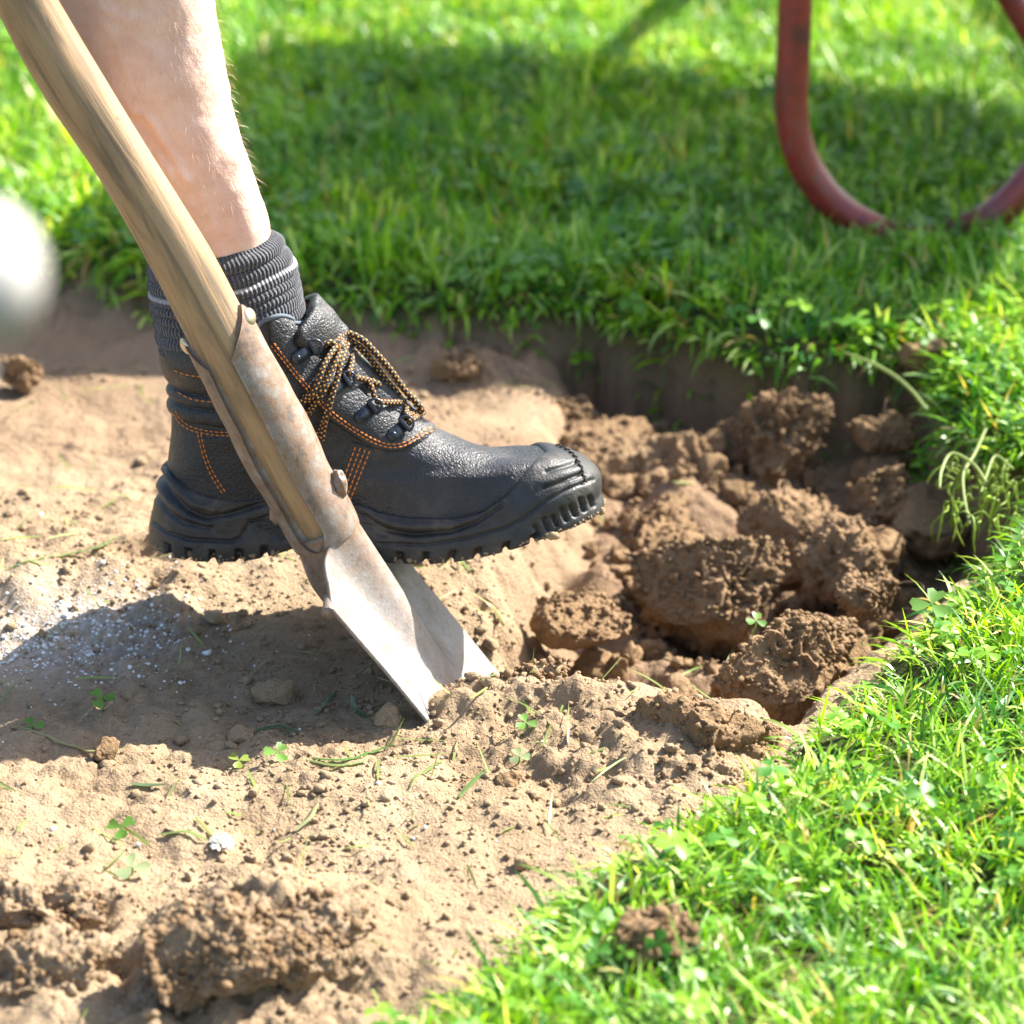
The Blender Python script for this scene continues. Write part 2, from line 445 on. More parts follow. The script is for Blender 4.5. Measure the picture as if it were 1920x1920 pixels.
# ==================================================================== GRASS
def in_view(P, m=160):
    px, py = proj(P); return (px > -m) & (px < 1920 + m) & (py > -m) & (py < 1920 + m)
def scatter(n, xr, yr):
    return rng.uniform(*xr, n), rng.uniform(*yr, n)
def blades(x, y, z, L, W, az, lean, curl, nseg=4):
    """ribbons; lean = start tilt from vertical, curl = further bend along the blade"""
    n = len(x); rows = nseg + 1
    t = np.linspace(0, 1, rows)
    ang = lean[:, None] + curl[:, None] * t[None]
    ds = (L / nseg)[:, None]
    hor = np.cumsum(np.sin(ang) * ds, 1) - np.sin(ang[:, :1]) * ds; ver = np.cumsum(np.cos(ang) * ds, 1) - np.cos(ang[:, :1]) * ds
    ca, sa = np.cos(az)[:, None], np.sin(az)[:, None]
    cx = x[:, None] + hor * ca; cy = y[:, None] + hor * sa; cz = z[:, None] + ver
    tw = rng.uniform(-.9, .9, n)[:, None] * t[None] + rng.uniform(-.5, .5, n)[:, None]
    w = W[:, None] * (.75 + .5 * t - 1.15 * t ** 3)[None].clip(.06) * .5
    # side vector twisted a little around the blade
    sx = -sa * np.cos(tw); sy = ca * np.cos(tw); sz = np.sin(tw)
    A = np.stack([cx - sx * w, cy - sy * w, cz - sz * w], -1); Bv = np.stack([cx + sx * w, cy + sy * w, cz + sz * w], -1)
    V = np.stack([A, Bv], 2).reshape(-1, 3)
    base = (np.arange(n) * rows * 2)[:, None]
    k = np.arange(nseg)[None] * 2
    F = np.stack([base + k, base + k + 1, base + k + 3, base + k + 2], -1).reshape(-1, 4)
    return V, F, rows * 2
def blade_cols(n, rep, P3):
    r = rng.random(n)
    g1 = np.array([.115, .300, .006]); g2 = np.array([.255, .460, .012]); g3 = np.array([.045, .170, .022]); dry = np.array([.46, .36, .11]); pale = np.array([.44, .58, .16])
    k = rng.random(n)[:, None]
    c = g1 * (1 - k) + g2 * k
    c = np.where((r < .22)[:, None], g3 * (.8 + .5 * k), c)
    c = np.where((r > .78)[:, None], pale * (.8 + .4 * k), c)
    c = np.where((r > .945)[:, None], dry * (.7 + .5 * k), c)
    pt = .5 + .5 * vnoise(P3 * 7, 41) + .35 * vnoise(P3 * 23, 42)          # patches of different grasses
    c = c * (.78 + .5 * pt)[:, None] * np.stack([.9 + .35 * pt, np.ones(n), 1.2 - .4 * pt], 1)
    return np.repeat(c * (.98, 1.08, 1.15), rep, 0)
def edge_dir(x, y):
    e = .004
    a = -poly_sd(x + e, y, soil_poly) - -poly_sd(x - e, y, soil_poly); b = -poly_sd(x, y + e, soil_poly) - -poly_sd(x, y - e, soil_poly)
    return np.arctan2(-b, -a)           # pointing out of the lawn
def make_lawn(name, n, xr, yr, Ls, Ws, lie=.35, view=True, nseg=4):
    x, y = scatter(n, xr, yr)
    if view:
        k = in_view(np.stack([x, y, 0 * x], 1), 260); x, y = x[k], y[k]
    else:
        k = ~in_view(np.stack([x, y, 0 * x], 1), 220); x, y = x[k], y[k]
    sd = -poly_sd(x, y, soil_poly)
    P3 = np.stack([x, y, 0 * x], 1)
    k = sd > -.002 + .008 * vnoise(P3 * 60, 8)
    k &= rng.random(len(x)) < (.75 + .45 * vnoise(P3 * 25, 12))
    x, y, sd = x[k], y[k], sd[k]; P3 = P3[k]
    z = zat(x, y) - .002
    m = len(x)
    tuft = .5 + .5 * vnoise(P3 * 18, 14)
    L = rng.uniform(Ls[0], Ls[1], m) * (.7 + .6 * tuft); W = rng.uniform(Ws[0], Ws[1], m)
    az = rng.uniform(0, 2 * math.pi, m) * .55 + 2 * math.pi * .6 * vnoise(P3 * 9, 16) + rng.uniform(0, 2 * math.pi, m) * (rng.random(m) < .5)
    lean = np.abs(rng.normal(lie, .34, m)); curl = rng.uniform(.1, 1.5, m)
    ed = sd < .028
    if ed.any():
        d = edge_dir(x[ed], y[ed]); kk = rng.random(ed.sum()) < .75
        a2 = az[ed]; a2[kk] = d[kk] + rng.normal(0, .6, kk.sum()); az[ed] = a2
        l2 = lean[ed]; l2[kk] += .35; lean[ed] = l2
        c2 = curl[ed]; c2[kk] += .5; curl[ed] = c2
        L[ed] *= rng.uniform(.8, 1.3, ed.sum()) * np.where(y[ed] > .05, .72, 1.0)
    V, F, rep = blades(x, y, z, L, W, az, lean, curl, nseg)
    o = mk(name, V, F, GRASS, col=blade_cols(m, rep, P3)); tag(o, kind='stuff'); return m
# near lawn at the right and bottom right, the lawn behind, and the rest far round about
n1 = make_lawn('grass', 84000, (-.25, .62), (-.78, .42), (.013, .038), (.0013, .0032), lie=.62)
n2 = make_lawn('grass', 140000, (-.75, .80), (.30, 1.75), (.016, .056), (.0018, .0052), nseg=3)
n3 = make_lawn('grass', 90000, (-1.6, 1.6), (1.7, 4.2), (.025, .06), (.004, .008), nseg=3)
n4 = make_lawn('grass', 50000, (-2.2, 2.2), (-1.2, 3.6), (.02, .05), (.003, .007), view=False, nseg=2)
print('blades', n1, n2, n3, n4)

def leaflet(c, d, u, size, fold=.25):
    """one heart-shaped leaflet: c base, d direction, u up; returns 8 verts + faces"""
    s = np.cross(d, u)
    o = [(0, 0, 0), (.45, .34, 1), (.80, .46, 1), (1.0, .24, 1), (.90, 0, 0), (1.0, -.24, 1), (.80, -.46, 1), (.45, -.34, 1), (.5, 0, 0)]
    V = np.stack([c + size * (a * d + b * s + fold * abs(b) * u) for a, b, _ in o])
    F = np.array([(0, 1, 8), (1, 2, 8), (2, 3, 8), (3, 4, 8), (4, 5, 8), (5, 6, 8), (6, 7, 8), (7, 0, 8)])
    return V, F
def clover_arrays(x, y, z, H, size):
    n = len(x); az = rng.uniform(0, 2 * math.pi, n)
    tilt = np.abs(rng.normal(.25, .3, n)); ta = rng.uniform(0, 2 * math.pi, n)
    up = np.stack([np.sin(tilt) * np.cos(ta), np.sin(tilt) * np.sin(ta), np.cos(tilt)], 1)
    top = np.stack([x, y, z], 1) + np.stack([.3 * H * np.cos(ta), .3 * H * np.sin(ta), H], 1)
    Vs, Fs = [], []
    o = np.array([(0, 0), (.45, .34), (.80, .46), (1.0, .24), (.90, 0), (1.0, -.24), (.80, -.46), (.45, -.34), (.5, 0)])
    tri = np.array([(0, 1, 8), (1, 2, 8), (2, 3, 8), (3, 4, 8), (4, 5, 8), (5, 6, 8), (6, 7, 8), (7, 0, 8)])
    off = 0
    for k in range(3):
        a = az + k * 2.094 + rng.normal(0, .12, n)
        d = np.stack([np.cos(a), np.sin(a), 0 * a], 1); d -= up * (d * up).sum(1, keepdims=True); d /= np.linalg.norm(d, axis=1, keepdims=True)
        s = np.cross(d, up); fold = rng.uniform(.05, .5, n); droop = rng.uniform(-.1, .35, n)
        V = top[:, None] + size[:, None, None] * (o[None, :, :1] * d[:, None] + o[None, :, 1:] * s[:, None]
            + (fold[:, None] * np.abs(o[None, :, 1]) - droop[:, None] * o[None, :, 0] ** 2)[..., None] * up[:, None])
        Vs.append(V.reshape(-1, 3)); Fs.append((tri[None] + (np.arange(n) * 9)[:, None, None]).reshape(-1, 3) + off); off += n * 9
    return np.concatenate(Vs), np.concatenate(Fs)
def clover_cols(n):
    k = rng.random(n)[:, None]
    c = np.array([.055, .20, .018]) * (1 - k) + np.array([.24, .45, .025]) * k
    return c
def make_clover(name, n, xr, yr, sz, hh, sdmin=.0):
    x, y = scatter(n, xr, yr); P = np.stack([x, y, 0 * x], 1)
    k = in_view(P); x, y, P = x[k], y[k], P[k]
    k = (-poly_sd(x, y, soil_poly) > sdmin) & (rng.random(len(x)) < .35 + .9 * vnoise(P * 6, 33))
    x, y = x[k], y[k]; m = len(x)
    V, F = clover_arrays(x, y, zat(x, y), rng.uniform(*hh, m), rng.uniform(*sz, m))
    c = np.tile(np.repeat(clover_cols(m), 9, 0), (3, 1))
    o = mk(name, V, F, LEAF, col=c); tag(o, kind='stuff'); return m
c1 = make_clover('clover_leaves', 3200, (-.25, .62), (-.78, .5), (.006, .012), (.010, .030))
c2 = make_clover('clover_leaves', 9000, (-.75, .80), (.42, 1.9), (.005, .014), (.012, .036))
c3 = make_clover('clover_leaves', 6000, (-1.2, 1.2), (1.8, 4.0), (.010, .020), (.02, .045))
print('clover', c1, c2, c3)

# ==================================================================== CRUMBS AND GRAINS
def bits(name, x, y, r, mat, sub=0, seed=0, sink=.35, kind='stuff', squash=.75, zz=None):
    v, f = ico(sub); n = len(x); nv = len(v)
    j = 1 + rng.normal(0, .22, (n, nv, 1)).clip(-.45, .5)
    sc = rng.uniform(.65, 1.25, (n, 1, 3)); sc[..., 2] *= squash
    a = rng.uniform(0, 2 * math.pi, n); ca, sa = np.cos(a)[:, None], np.sin(a)[:, None]
    V = v[None] * j * sc * r[:, None, None]
    V = np.stack([V[..., 0] * ca - V[..., 1] * sa, V[..., 0] * sa + V[..., 1] * ca, V[..., 2]], -1)
    V += np.stack([x, y, (zat(x, y) if zz is None else zz) + r * (squash - sink)], 1)[:, None]
    F = (f[None] + (np.arange(n) * nv)[:, None, None]).reshape(-1, 3)
    return tag(mk(name, V.reshape(-1, 3), F, mat, smooth=sub > 0), kind=kind)
def soil_points(n, dens_seed, xr=(-.62, .6), yr=(-.72, .6), thr=None):
    x, y = scatter(n, xr, yr); P = np.stack([x, y, 0 * x], 1)
    k = in_view(P, 60); x, y, P = x[k], y[k], P[k]
    sd = -poly_sd(x, y, soil_poly)
    d = np.clip(.35 + .9 * vnoise(P * 8, dens_seed) + .5 * vnoise(P * 30, dens_seed + 1), .03, 1)
    for bx, by, r, w in ((960, 1360, .12, 1.0), (1150, 1450, .12, 1.0), (430, 1330, .1, .6), (700, 1420, .1, .4), (930, 1080, .07, 1.0), (470, 1080, .12, .7), (430, 1800, .14, .7), (790, 660, .1, .9), (120, 600, .14, .8), (960, 700, .07, .9)):
        c = at_z(bx, by, SOIL_Z); d = d + w * np.exp(-((x - c[0]) ** 2 + (y - c[1]) ** 2) / r ** 2)
    c = at_z(960, 790, SOIL_Z); d = d * (1 - .97 * np.exp(-((x - c[0]) / .05) ** 4 - ((y - c[1]) / .06) ** 4))
    k = (sd < -.002) & (rng.random(len(x)) < d)
    return x[k], y[k]
x, y = soil_points(30000, 101); bits('soil_crumbs', x, y, np.exp(rng.normal(math.log(.0012), .45, len(x))).clip(.0006, .0045), CRUMB, 0)
x, y = soil_points(800, 103); bits('soil_crumbs', x, y, np.exp(rng.normal(math.log(.0030), .42, len(x))).clip(.0018, .009), CRUMB, 1)
wg = M('white_granule'); wg.set(Roughness=.7); wg.b.inputs['Base Color'].default_value = (.72, .71, .69, 1)
x, y = scatter(26000, (-.5, .0), (-.3, .3)); c = at_z(85, 1185, SOIL_Z + .015); c2_ = at_z(215, 1145, SOIL_Z + .015)
d = np.exp(-((x - c[0]) / .075) ** 2 - ((y - c[1]) / .045) ** 2) + .6 * np.exp(-((x - c2_[0]) / .05) ** 2 - ((y - c2_[1]) / .05) ** 2) + .004
P = np.stack([x, y, 0 * x], 1); d = d * (.7 + .8 * vnoise(P * 60, 222))
k = rng.random(len(x)) < d
bits('white_granules', x[k], y[k], np.exp(rng.normal(math.log(.00085), .4, k.sum())).clip(.0005, .003), wg.m, 0)

# ==================================================================== CLODS
def clod(px, py, z, size, seed, label, rot=0.0, tilt=0.0, sub=5, crumb=1.0, mat=None, flat=0.0, roots=(), group='clods of dug soil', box=2.0):
    v, f = ico(sub); v = v.copy()
    if box > 2.0:                       # squarer block
        v = v / (np.abs(v) ** box).sum(1, keepdims=True) ** (1 / box) 
    sz = np.array(size, float) * .87; sm = sz.mean()
    P = v * sz
    nrm = v / sz; nrm /= np.linalg.norm(nrm, axis=1, keepdims=True)
    Q = P + seed * 1.7
    W_ = Q + .006 * np.stack([vnoise(Q * 90, seed + 1), vnoise(Q * 90, seed + 2), vnoise(Q * 90, seed + 3)], 1)
    d = .30 * sm * fbm(Q / sm * .9, seed, 2) + .14 * sm * vnoise(Q / sm * 2.6, seed + 5)
    k1, k2, k3 = 1 / .017, 1 / .0075, 1 / .0036
    patch = np.clip(.6 + .8 * vnoise(Q / sm * 1.3, seed + 60), .15, 1.3)
    P = P + nrm * d[:, None]; d = 0 * d
    r_ = np.random.default_rng(seed); cut = 0
    for _ in range(5 if mat is None or sub < 5 else 1):
        n_ = r_.normal(0, 1, 3); n_ /= np.linalg.norm(n_); h_ = np.quantile(P @ n_, r_.uniform(.72, .93)); ex_ = np.maximum(0, P @ n_ - h_)
        P = P - ex_[:, None] * n_ * .9; cut = np.maximum(cut, sstep(.0, .004, ex_))
    patch = patch * (1 - .6 * cut * (r_.random() < .7)) * r_.uniform(.7, 1.15); k2_ = r_.uniform(.75, 1.25); W_ = W_ * k2_
    d = d + crumb * patch * (.0085 * (.55 - worley(W_ * k1, seed + 20)) + .0075 * (.42 - 1.5 * np.abs(vnoise(W_ * 70, seed + 25))) + .0040 * (.42 - 1.5 * np.abs(vnoise(W_ * 165, seed + 26)))
                             + .0052 * (.5 - worley(W_ * k2, seed + 30)) * sstep(-.1, .5, vnoise(Q * 40, seed + 28)))
    if sub >= 5: d = d + crumb * .0026 * (.5 - worley(W_ * k3, seed + 40))
    P = P + nrm * d[:, None]
    ct, st = math.cos(tilt), math.sin(tilt); cr, sr = math.cos(rot), math.sin(rot)
    P = np.stack([P[:, 0] * ct + P[:, 2] * st, P[:, 1], -P[:, 0] * st + P[:, 2] * ct], 1)
    P = np.stack([P[:, 0] * cr - P[:, 1] * sr, P[:, 0] * sr + P[:, 1] * cr, P[:, 2]], 1)
    c = at_z(px, py, z)
    if sub >= 5: CLODPTS.append(P[::3] + c); CLODN.append(nrm[::3])
    o = mk('soil_clod', P + c, f, mat or CLOD, origin=(c[0], c[1], c[2] - sz[2]))
    tag(o, label, 'clod', group)
    if not roots and sub >= 5 and mat is None: roots = [(r_.uniform(-3, 3), r_.uniform(-.2, 1), r_.uniform(.010, .022), r_.uniform(-.8, .8)) for _ in range(5)]
    if roots:
        dd = P / np.linalg.norm(P, axis=1, keepdims=True)
        for (ra, re, ln, bend) in roots:
            t = np.array([math.cos(ra) * math.cos(re), math.sin(ra) * math.cos(re), math.sin(re)])
            p0 = P[np.argmax(dd @ t)] + c; s_ = np.cross(t, (0, 0, 1.0)); s_ /= np.linalg.norm(s_) + 1e-9
            pts = [p0 - t * .004, p0 + t * ln * .4 + s_ * bend * .3 * ln, p0 + t * ln * .8 + s_ * bend * .9 * ln + np.array([0, 0, -.1 * ln]), p0 + t * ln * .75 + s_ * bend * 1.5 * ln - np.array([0, 0, .25 * ln])]
            V, F, uv = tube_arr(pts, [.0007, .0006, .0005, .0003], 14, 5)
            mk('root', V, F, ROOT, o)
    return o
CLODPTS = []; CLODN = []
rt = M('root_fibre'); rt.b.inputs['Base Color'].default_value = (.34, .22, .11, 1); rt.set(Roughness=.8); ROOT = rt.m
H = math.pi / 2
clod(1350, 1100, -.085, (.076, .056, .063), 11, 'largest crumbly clod in the middle of the hole, with hair roots along its top', sub=6, crumb=1.25,
     roots=[(2.4, .9, .014, .5), (1.9, 1.0, .017, -.6), (1.3, 1.0, .020, .8), (.9, 1.0, .018, .9), (.4, .9, .014, -.5), (2.8, .6, .016, .4), (-1.2, .3, .012, .5), (-.7, .6, .016, -.5)])
clod(1470, 815, -.060, (.060, .045, .048), 12, 'tall lumpy clod standing against the dark cut wall at the back of the hole', sub=6, crumb=1.2, roots=[(-1.6, -.2, .02, .4), (-.9, .1, .018, -.4)])
clod(1490, 1215, -.058, (.080, .040, .034), 13, 'long broken slab of soil leaning on the near edge of the hole', rot=.5, tilt=-.2, sub=6, crumb=.9, box=2.8, roots=[(-2.0, .7, .016, .5), (-2.6, .5, .02, -.4)])
clod(1092, 1158, -.078, (.044, .036, .026), 14, 'rounded clod in the hole between the spade blade and the largest clod', sub=5, crumb=1.0)
clod(1320, 1385, -.036, (.055, .048, .034), 15, 'blocky clod with a flat cut face beside the near lawn edge', rot=.2, sub=5, crumb=.7, box=3.2)
clod(1652, 935, -.075, (.035, .03, .040), 16, 'upright knobbly clod in front of the right turf wall', sub=5, crumb=1.5, roots=[(-1.4, -.3, .02, .3)])
clod(1595, 1065, -.080, (.058, .045, .042), 17, 'broken clod behind the long slab near the right turf', sub=5, crumb=1.4)
clod(1510, 1010, -.092, (.062, .05, .042), 18, 'low clod just right of and behind the largest clod', sub=5, crumb=1.4, roots=[(2.5, .8, .025, .8)])
clod(1150, 855, -.082, (.068, .056, .044), 19, 'dark crumbly clod in the hole right behind the boot toe', sub=5, crumb=1.5)
clod(1275, 890, -.095, (.066, .06, .045), 20, 'shaded crumbly clod between the boot toe and the tall lumpy clod', sub=5, crumb=1.5)
clod(1060, 790, -.062, (.032, .028, .022), 21, 'small sunlit clod at the end of the flat scraped patch', sub=5, crumb=1.5)
clod(1390, 840, -.075, (.028, .026, .030), 22, 'sunlit knob of soil at the left foot of the tall lumpy clod', sub=5, crumb=1.3)
clod(1660, 815, -.050, (.040, .022, .014), 23, 'thin overhanging crust of soil right of the tall lumpy clod', sub=5, crumb=1.0, rot=-.2)
clod(1745, 990, -.085, (.036, .034, .034), 24, 'small round clod at the foot of the right turf wall', sub=4, crumb=1.2)
clod(1660, 1040, -.085, (.03, .03, .022), 25, 'small clod between the upright knobbly clod and the near turf', sub=4, crumb=1.3)
clod(870, 690, -.028, (.032, .020, .010), 26, 'thin dark plate of soil lying in the shade behind the boot laces', sub=5, crumb=.5, tilt=-.15)
clod(1730, 662, .000, (.036, .016, .014), 27, 'smooth grey lump of soil at the back right corner of the hole', sub=4, crumb=.3, rot=.35)
clod(1218, 1752, .018, (.029, .022, .023), 28, 'lone dark clod lying on the grass in the foreground', sub=5, crumb=1.3)
clod(425, 1800, -.018, (.075, .040, .030), 29, 'large rough clod in the foreground at the bottom left', sub=6, crumb=1.5, mat=SOIL, rot=.25)
clod(590, 1745, -.022, (.040, .035, .022), 30, 'clod joined to the right end of the large foreground clod', sub=5, crumb=1.4, mat=SOIL)
clod(60, 1820, -.030, (.045, .035, .024), 31, 'rough clod at the bottom left corner of the soil', sub=5, crumb=1.4, mat=SOIL)
clod(90, 1700, -.030, (.050, .022, .014), 32, 'cracked crust of soil at the left edge above the corner clod', sub=5, crumb=.8, mat=SOIL)
clod(200, 1408, -.034, (.0135, .010, .008), 33, 'small brown stone-like clod lying alone on the pale scraped soil', sub=4, crumb=.45)
clod(514, 1298, -.036, (.017, .012, .010), 34, 'small angular clod in the shadow left of the spade blade', sub=4, crumb=.5, mat=SOIL)
clod(722, 1345, -.034, (.012, .010, .011), 35, 'upright chip of soil in shadow against the lower spade blade', sub=4, crumb=.4, mat=SOIL)
clod(446, 1378, -.036, (.016, .009, .006), 36, 'flat sunlit chip of soil at the near edge of the boot shadow', sub=4, crumb=.4, mat=SOIL, rot=-.3)
clod(955, 1462, -.036, (.012, .010, .008), 37, 'small dark clod below the spade tip with a shaded underside', sub=4, crumb=.4)
clod(1030, 1300, -.030, (.022, .010, .008), 38, 'squarish chip of soil pushed up right of the blade tip', sub=4, crumb=.4, mat=SOIL, rot=.3, box=3.5)
clod(1000, 1270, -.033, (.030, .014, .009), 39, 'crumbling ridge of soil pushed up along the blade', sub=5, crumb=.9, mat=SOIL, rot=.5)
clod(1165, 1335, -.034, (.030, .022, .008), 40, 'flat pale flake of soil between the spade tip and the blocky clod', sub=4, crumb=.25, mat=SOIL, rot=.25, box=3)
clod(1620, 1120, -.060, (.028, .022, .018), 41, 'clod at the right end of the long broken slab', sub=5, crumb=1.2)
clod(1290, 1480, -.045, (.040, .026, .018), 42, 'crumbly clod half under the near lawn edge', sub=5, crumb=1.0, mat=SOIL)
clod(25, 705, -.030, (.026, .02, .016), 43, 'brown clod at the left edge behind the boot heel', sub=5, crumb=.8)
clod(1230, 1000, -.10, (.05, .042, .034), 44, 'small clod in shade between the boot toe and the largest clod', sub=5, crumb=1.2)

# broken lumps lying between the clods, too many to pick apart
x, y = scatter(5000, (-.06, .5), (-.15, .62)); sdq = poly_sd(x, y, hole_poly); kq = (sdq > .03) & (-poly_sd(x, y, soil_poly) < -.01) & (x > .06); x, y = x[kq][:300], y[kq][:300]
vr, fr = ico(2); mbr = MB()
for i_ in range(len(x)):
    r = float(np.exp(rng.normal(math.log(.0075), .45)).clip(.004, .015)); P = vr * rng.uniform(.65, 1.25, 3)
    for _ in range(4):
        n_ = rng.normal(0, 1, 3); n_ /= np.linalg.norm(n_); h_ = rng.uniform(.45, .8); P = P - np.maximum(0, P @ n_ - h_)[:, None] * n_
    o_ = rng.uniform(0, 50, 3); P = P * (1 + .35 * vnoise(P * 1.8 + o_, 5) + .28 * vnoise(P * 3.6 + o_, 6))[:, None]
    mbr.add(P * r + [x[i_], y[i_], float(zat(x[i_:i_+1], y[i_:i_+1])[0]) + r * .35 ], fr)
lv = np.concatenate(mbr.V); CLODPTS.append(lv[::4]); CLODN.append(np.tile([0, 0, 1.0], (len(lv[::4]), 1)))
tag(mbr.build('soil_lumps', CLOD), kind='stuff')
cpts = np.concatenate(CLODPTS); cn = np.concatenate(CLODN); cpts = cpts[cn[:, 2] > -.1]
cpts = cpts[rng.integers(0, len(cpts), 11000)] + rng.normal(0, .0008, (11000, 3))
bits('soil_crumbs', cpts[:, 0], cpts[:, 1], np.exp(rng.normal(math.log(.0014), .5, 11000)).clip(.0006, .0045), CLOD, 0, zz=cpts[:, 2])

# ==================================================================== PERSON : leg, sock, boot
YC = 0.083
def px_path(pts, Y):
    a = np.array(pts, float); return at_y(a[:, 0], a[:, 1], Y)
skin = M('skin')
gpos = skin.coord('Object'); sn = skin.noise(gpos, 55, 5, .6); sn2 = skin.noise(gpos, 420, 3)
scol = skin.ramp(sn, [(.3, (.68, .41, .315)), (.5, (.75, .485, .385)), (.72, (.80, .565, .465))])
skin.base(skin.mix(skin.math('MULTIPLY', sn2, .2), scol, (.55, .26, .19)))
skin.set(Roughness=.5); skin.b.inputs['Subsurface Weight'].default_value = .12; skin.b.inputs['Subsurface Radius'].default_value = (.006, .0025, .0015); skin.b.inputs['Subsurface Scale'].default_value = 1.0
skin.normal(skin.bump(skin.noise(gpos, 900, 3, .6), .0006, .6, skin.bump(skin.noise(gpos, 130, 4, .6), .0018, .5)))
person = empty('person', at_y(400, 1000, YC))
tag(person, 'bare leg in dark grey sock and black work boot pressing on the spade', 'person')
NUL, NVL = 160, 190
ly = np.array([-760, -560, -420, -250, -100, 0, 100, 200, 300, 400, 470, 560, 680])
lx_r = np.array([330, 352, 368, 385, 397, 405, 420, 440, 461, 484, 505, 520, 520])
lx_l = np.array([-60, -58, -40, -18, 20, 52, 92, 140, 194, 248, 284, 304, 326])
yy = np.linspace(ly[0], ly[-1], NVL); xr_ = ci(yy, ly, lx_r); xl_ = ci(yy, ly, lx_l)
cen = at_y((xr_ + xl_) / 2, yy, YC); e1 = at_y(xr_, yy, YC)
rx = np.abs(e1[:, 0] - cen[:, 0])
th = np.linspace(0, 2 * math.pi, NUL, endpoint=False)
tn = np.gradient(cen, axis=0); tn /= np.linalg.norm(tn, axis=1, keepdims=True)
sd_ = np.cross(np.array([0, 1.0, 0]), tn); sd_ /= np.linalg.norm(sd_, axis=1, keepdims=True); sd_ *= np.sign(sd_[:, :1])
fr_ = rx * .86
G = cen[:, None] + sd_[:, None] * (rx[:, None] * np.cos(th)[None])[..., None] + np.array([0, 1.0, 0]) * (fr_[:, None] * np.sin(th)[None] * (1 + .06 * np.cos(2 * th))[None])[..., None]
def leg_detail(G):
    N = grid_normals(G, True); c = G.mean(1, keepdims=True)
    if ((G - c) * N).sum() < 0: N = -N
    sh = G.shape; P = G.reshape(-1, 3); px, py = proj(P); near = (N.reshape(-1, 3)[:, 1] < .3)
    d = .0012 * fbm(P * 45, 300, 3) + .0025 * vnoise(P * 22, 305)
    veins = [([(235, 195), (250, 208), (268, 214), (285, 228), (296, 250), (312, 275), (330, 300), (345, 330)], .0024, 7),
             ([(300, 290), (318, 318), (325, 335), (350, 350)], .0016, 6),
             ([(345, 330), (372, 360), (390, 392), (408, 440)], .0020, 8),
             ([(190, 40), (215, 70), (226, 110), (240, 150), (250, 208)], .0012, 8),
             ([(180, 0), (205, 25), (260, 40)], .0010, 9)]
    for pl, amp, w in veins:
        d = d + near * amp * np.exp(-(seg_dist(px, py, pl) / w) ** 2)
    d = d - near * .0016 * np.exp(-(seg_dist(px, py, [(262, 226), (290, 262), (318, 300)]) / 9) ** 2)
    d = d - near * .0022 * np.exp(-(seg_dist(px, py, [(362, 352), (385, 385), (412, 442)]) / 9) ** 2) * 0.6
    d = d + near * .004 * np.exp(-(seg_dist(px, py, [(440, 300), (470, 430)]) / 26) ** 2)      # shin/tendon ridge
    return (P + N.reshape(-1, 3) * d[:, None]).reshape(sh), N
G, LEGN = leg_detail(G)
V = G.reshape(-1, 3)
k = len(V); V = np.vstack([V, G[0].mean(0) + [0, 0, .01], G[-1].mean(0)])
i = np.arange(NUL); cap = np.concatenate([np.stack([np.full(NUL, k), (i + 1) % NUL, i], 1), np.stack([np.full(NUL, k + 1), (NVL - 1) * NUL + i, (NVL - 1) * NUL + (i + 1) % NUL], 1)])
leg = mk('leg', V, [grid_faces(NUL, NVL, True), cap], skin.m, person)
# fine hairs on the leg
hm = M('leg_hair'); hm.b.inputs['Base Color'].default_value = (.60, .42, .25, 1); hm.set(Roughness=.4)
nh = 4200; iv = rng.integers(60, NVL - 38, nh); iu = rng.integers(0, NUL, nh)
P0 = G[iv, iu]; Nn = LEGN[iv, iu]; dn = tn[iv] 
dirn = dn * rng.uniform(.6, 1.0, (nh, 1)) + Nn * rng.uniform(.25, .7, (nh, 1)) + rng.normal(0, .25, (nh, 3)); dirn /= np.linalg.norm(dirn, axis=1, keepdims=True)
Lh = rng.uniform(.004, .013, (nh, 1)); sdh_ = np.cross(dirn, Nn); sdh_ /= np.linalg.norm(sdh_, axis=1, keepdims=True); wv = .00007
mid = P0 + dirn * Lh * .55; tip = P0 + dirn * Lh * .8 + dn * Lh * .25
Vh = np.stack([P0 - sdh_ * wv, P0 + sdh_ * wv, mid + sdh_ * wv, mid - sdh_ * wv, tip], 1).reshape(-1, 3); bi = np.arange(nh)[:, None] * 5
tag(mk('leg_hair', Vh, [np.hstack([bi, bi + 1, bi + 2, bi + 3]), np.hstack([bi + 3, bi + 2, bi + 4])], hm.m, person), kind='stuff')

# ---- sock
sock = M('sock_knit')
uvn = sock.n('ShaderNodeUVMap').outputs[0]; sx_ = sock.n('ShaderNodeSeparateXYZ'); sock.l(uvn, sx_.inputs[0])
ribs = sock.math('SINE', sock.math('MULTIPLY', sx_.outputs[0], 2 * math.pi * 92)); rows_ = sock.math('SINE', sock.math('MULTIPLY', sx_.outputs[1], 2 * math.pi * 75))
op = sock.coord('Object'); nz = sock.noise(op, 700, 3, .7)
scol = sock.ramp(nz, [(.34, (.012, .013, .016)), (.52, (.055, .057, .068)), (.72, (.15, .155, .18))])
scol = sock.mix(sock.math('MULTIPLY', sock.math('SUBTRACT', .0, ribs, True), .5), scol, (.008, .008, .010))
wl = sock.ramp(sx_.outputs[1], [(.205, (0, 0, 0)), (.213, (1, 1, 1)), (.226, (1, 1, 1)), (.234, (0, 0, 0))])
scol = sock.mix(sock.math('MULTIPLY', wl, .8), scol, (.42, .42, .43)); sock.base(scol); sock.set(Roughness=.95)
sock.b.inputs['Sheen Weight'].default_value = .3
hh = sock.math('ADD', sock.math('MULTIPLY', ribs, .6), sock.math('MULTIPLY', rows_, .10))
sock.normal(sock.bump(nz, .0010, .7, sock.bump(hh, .0008, .9)))
NUS, NVS = 368, 150
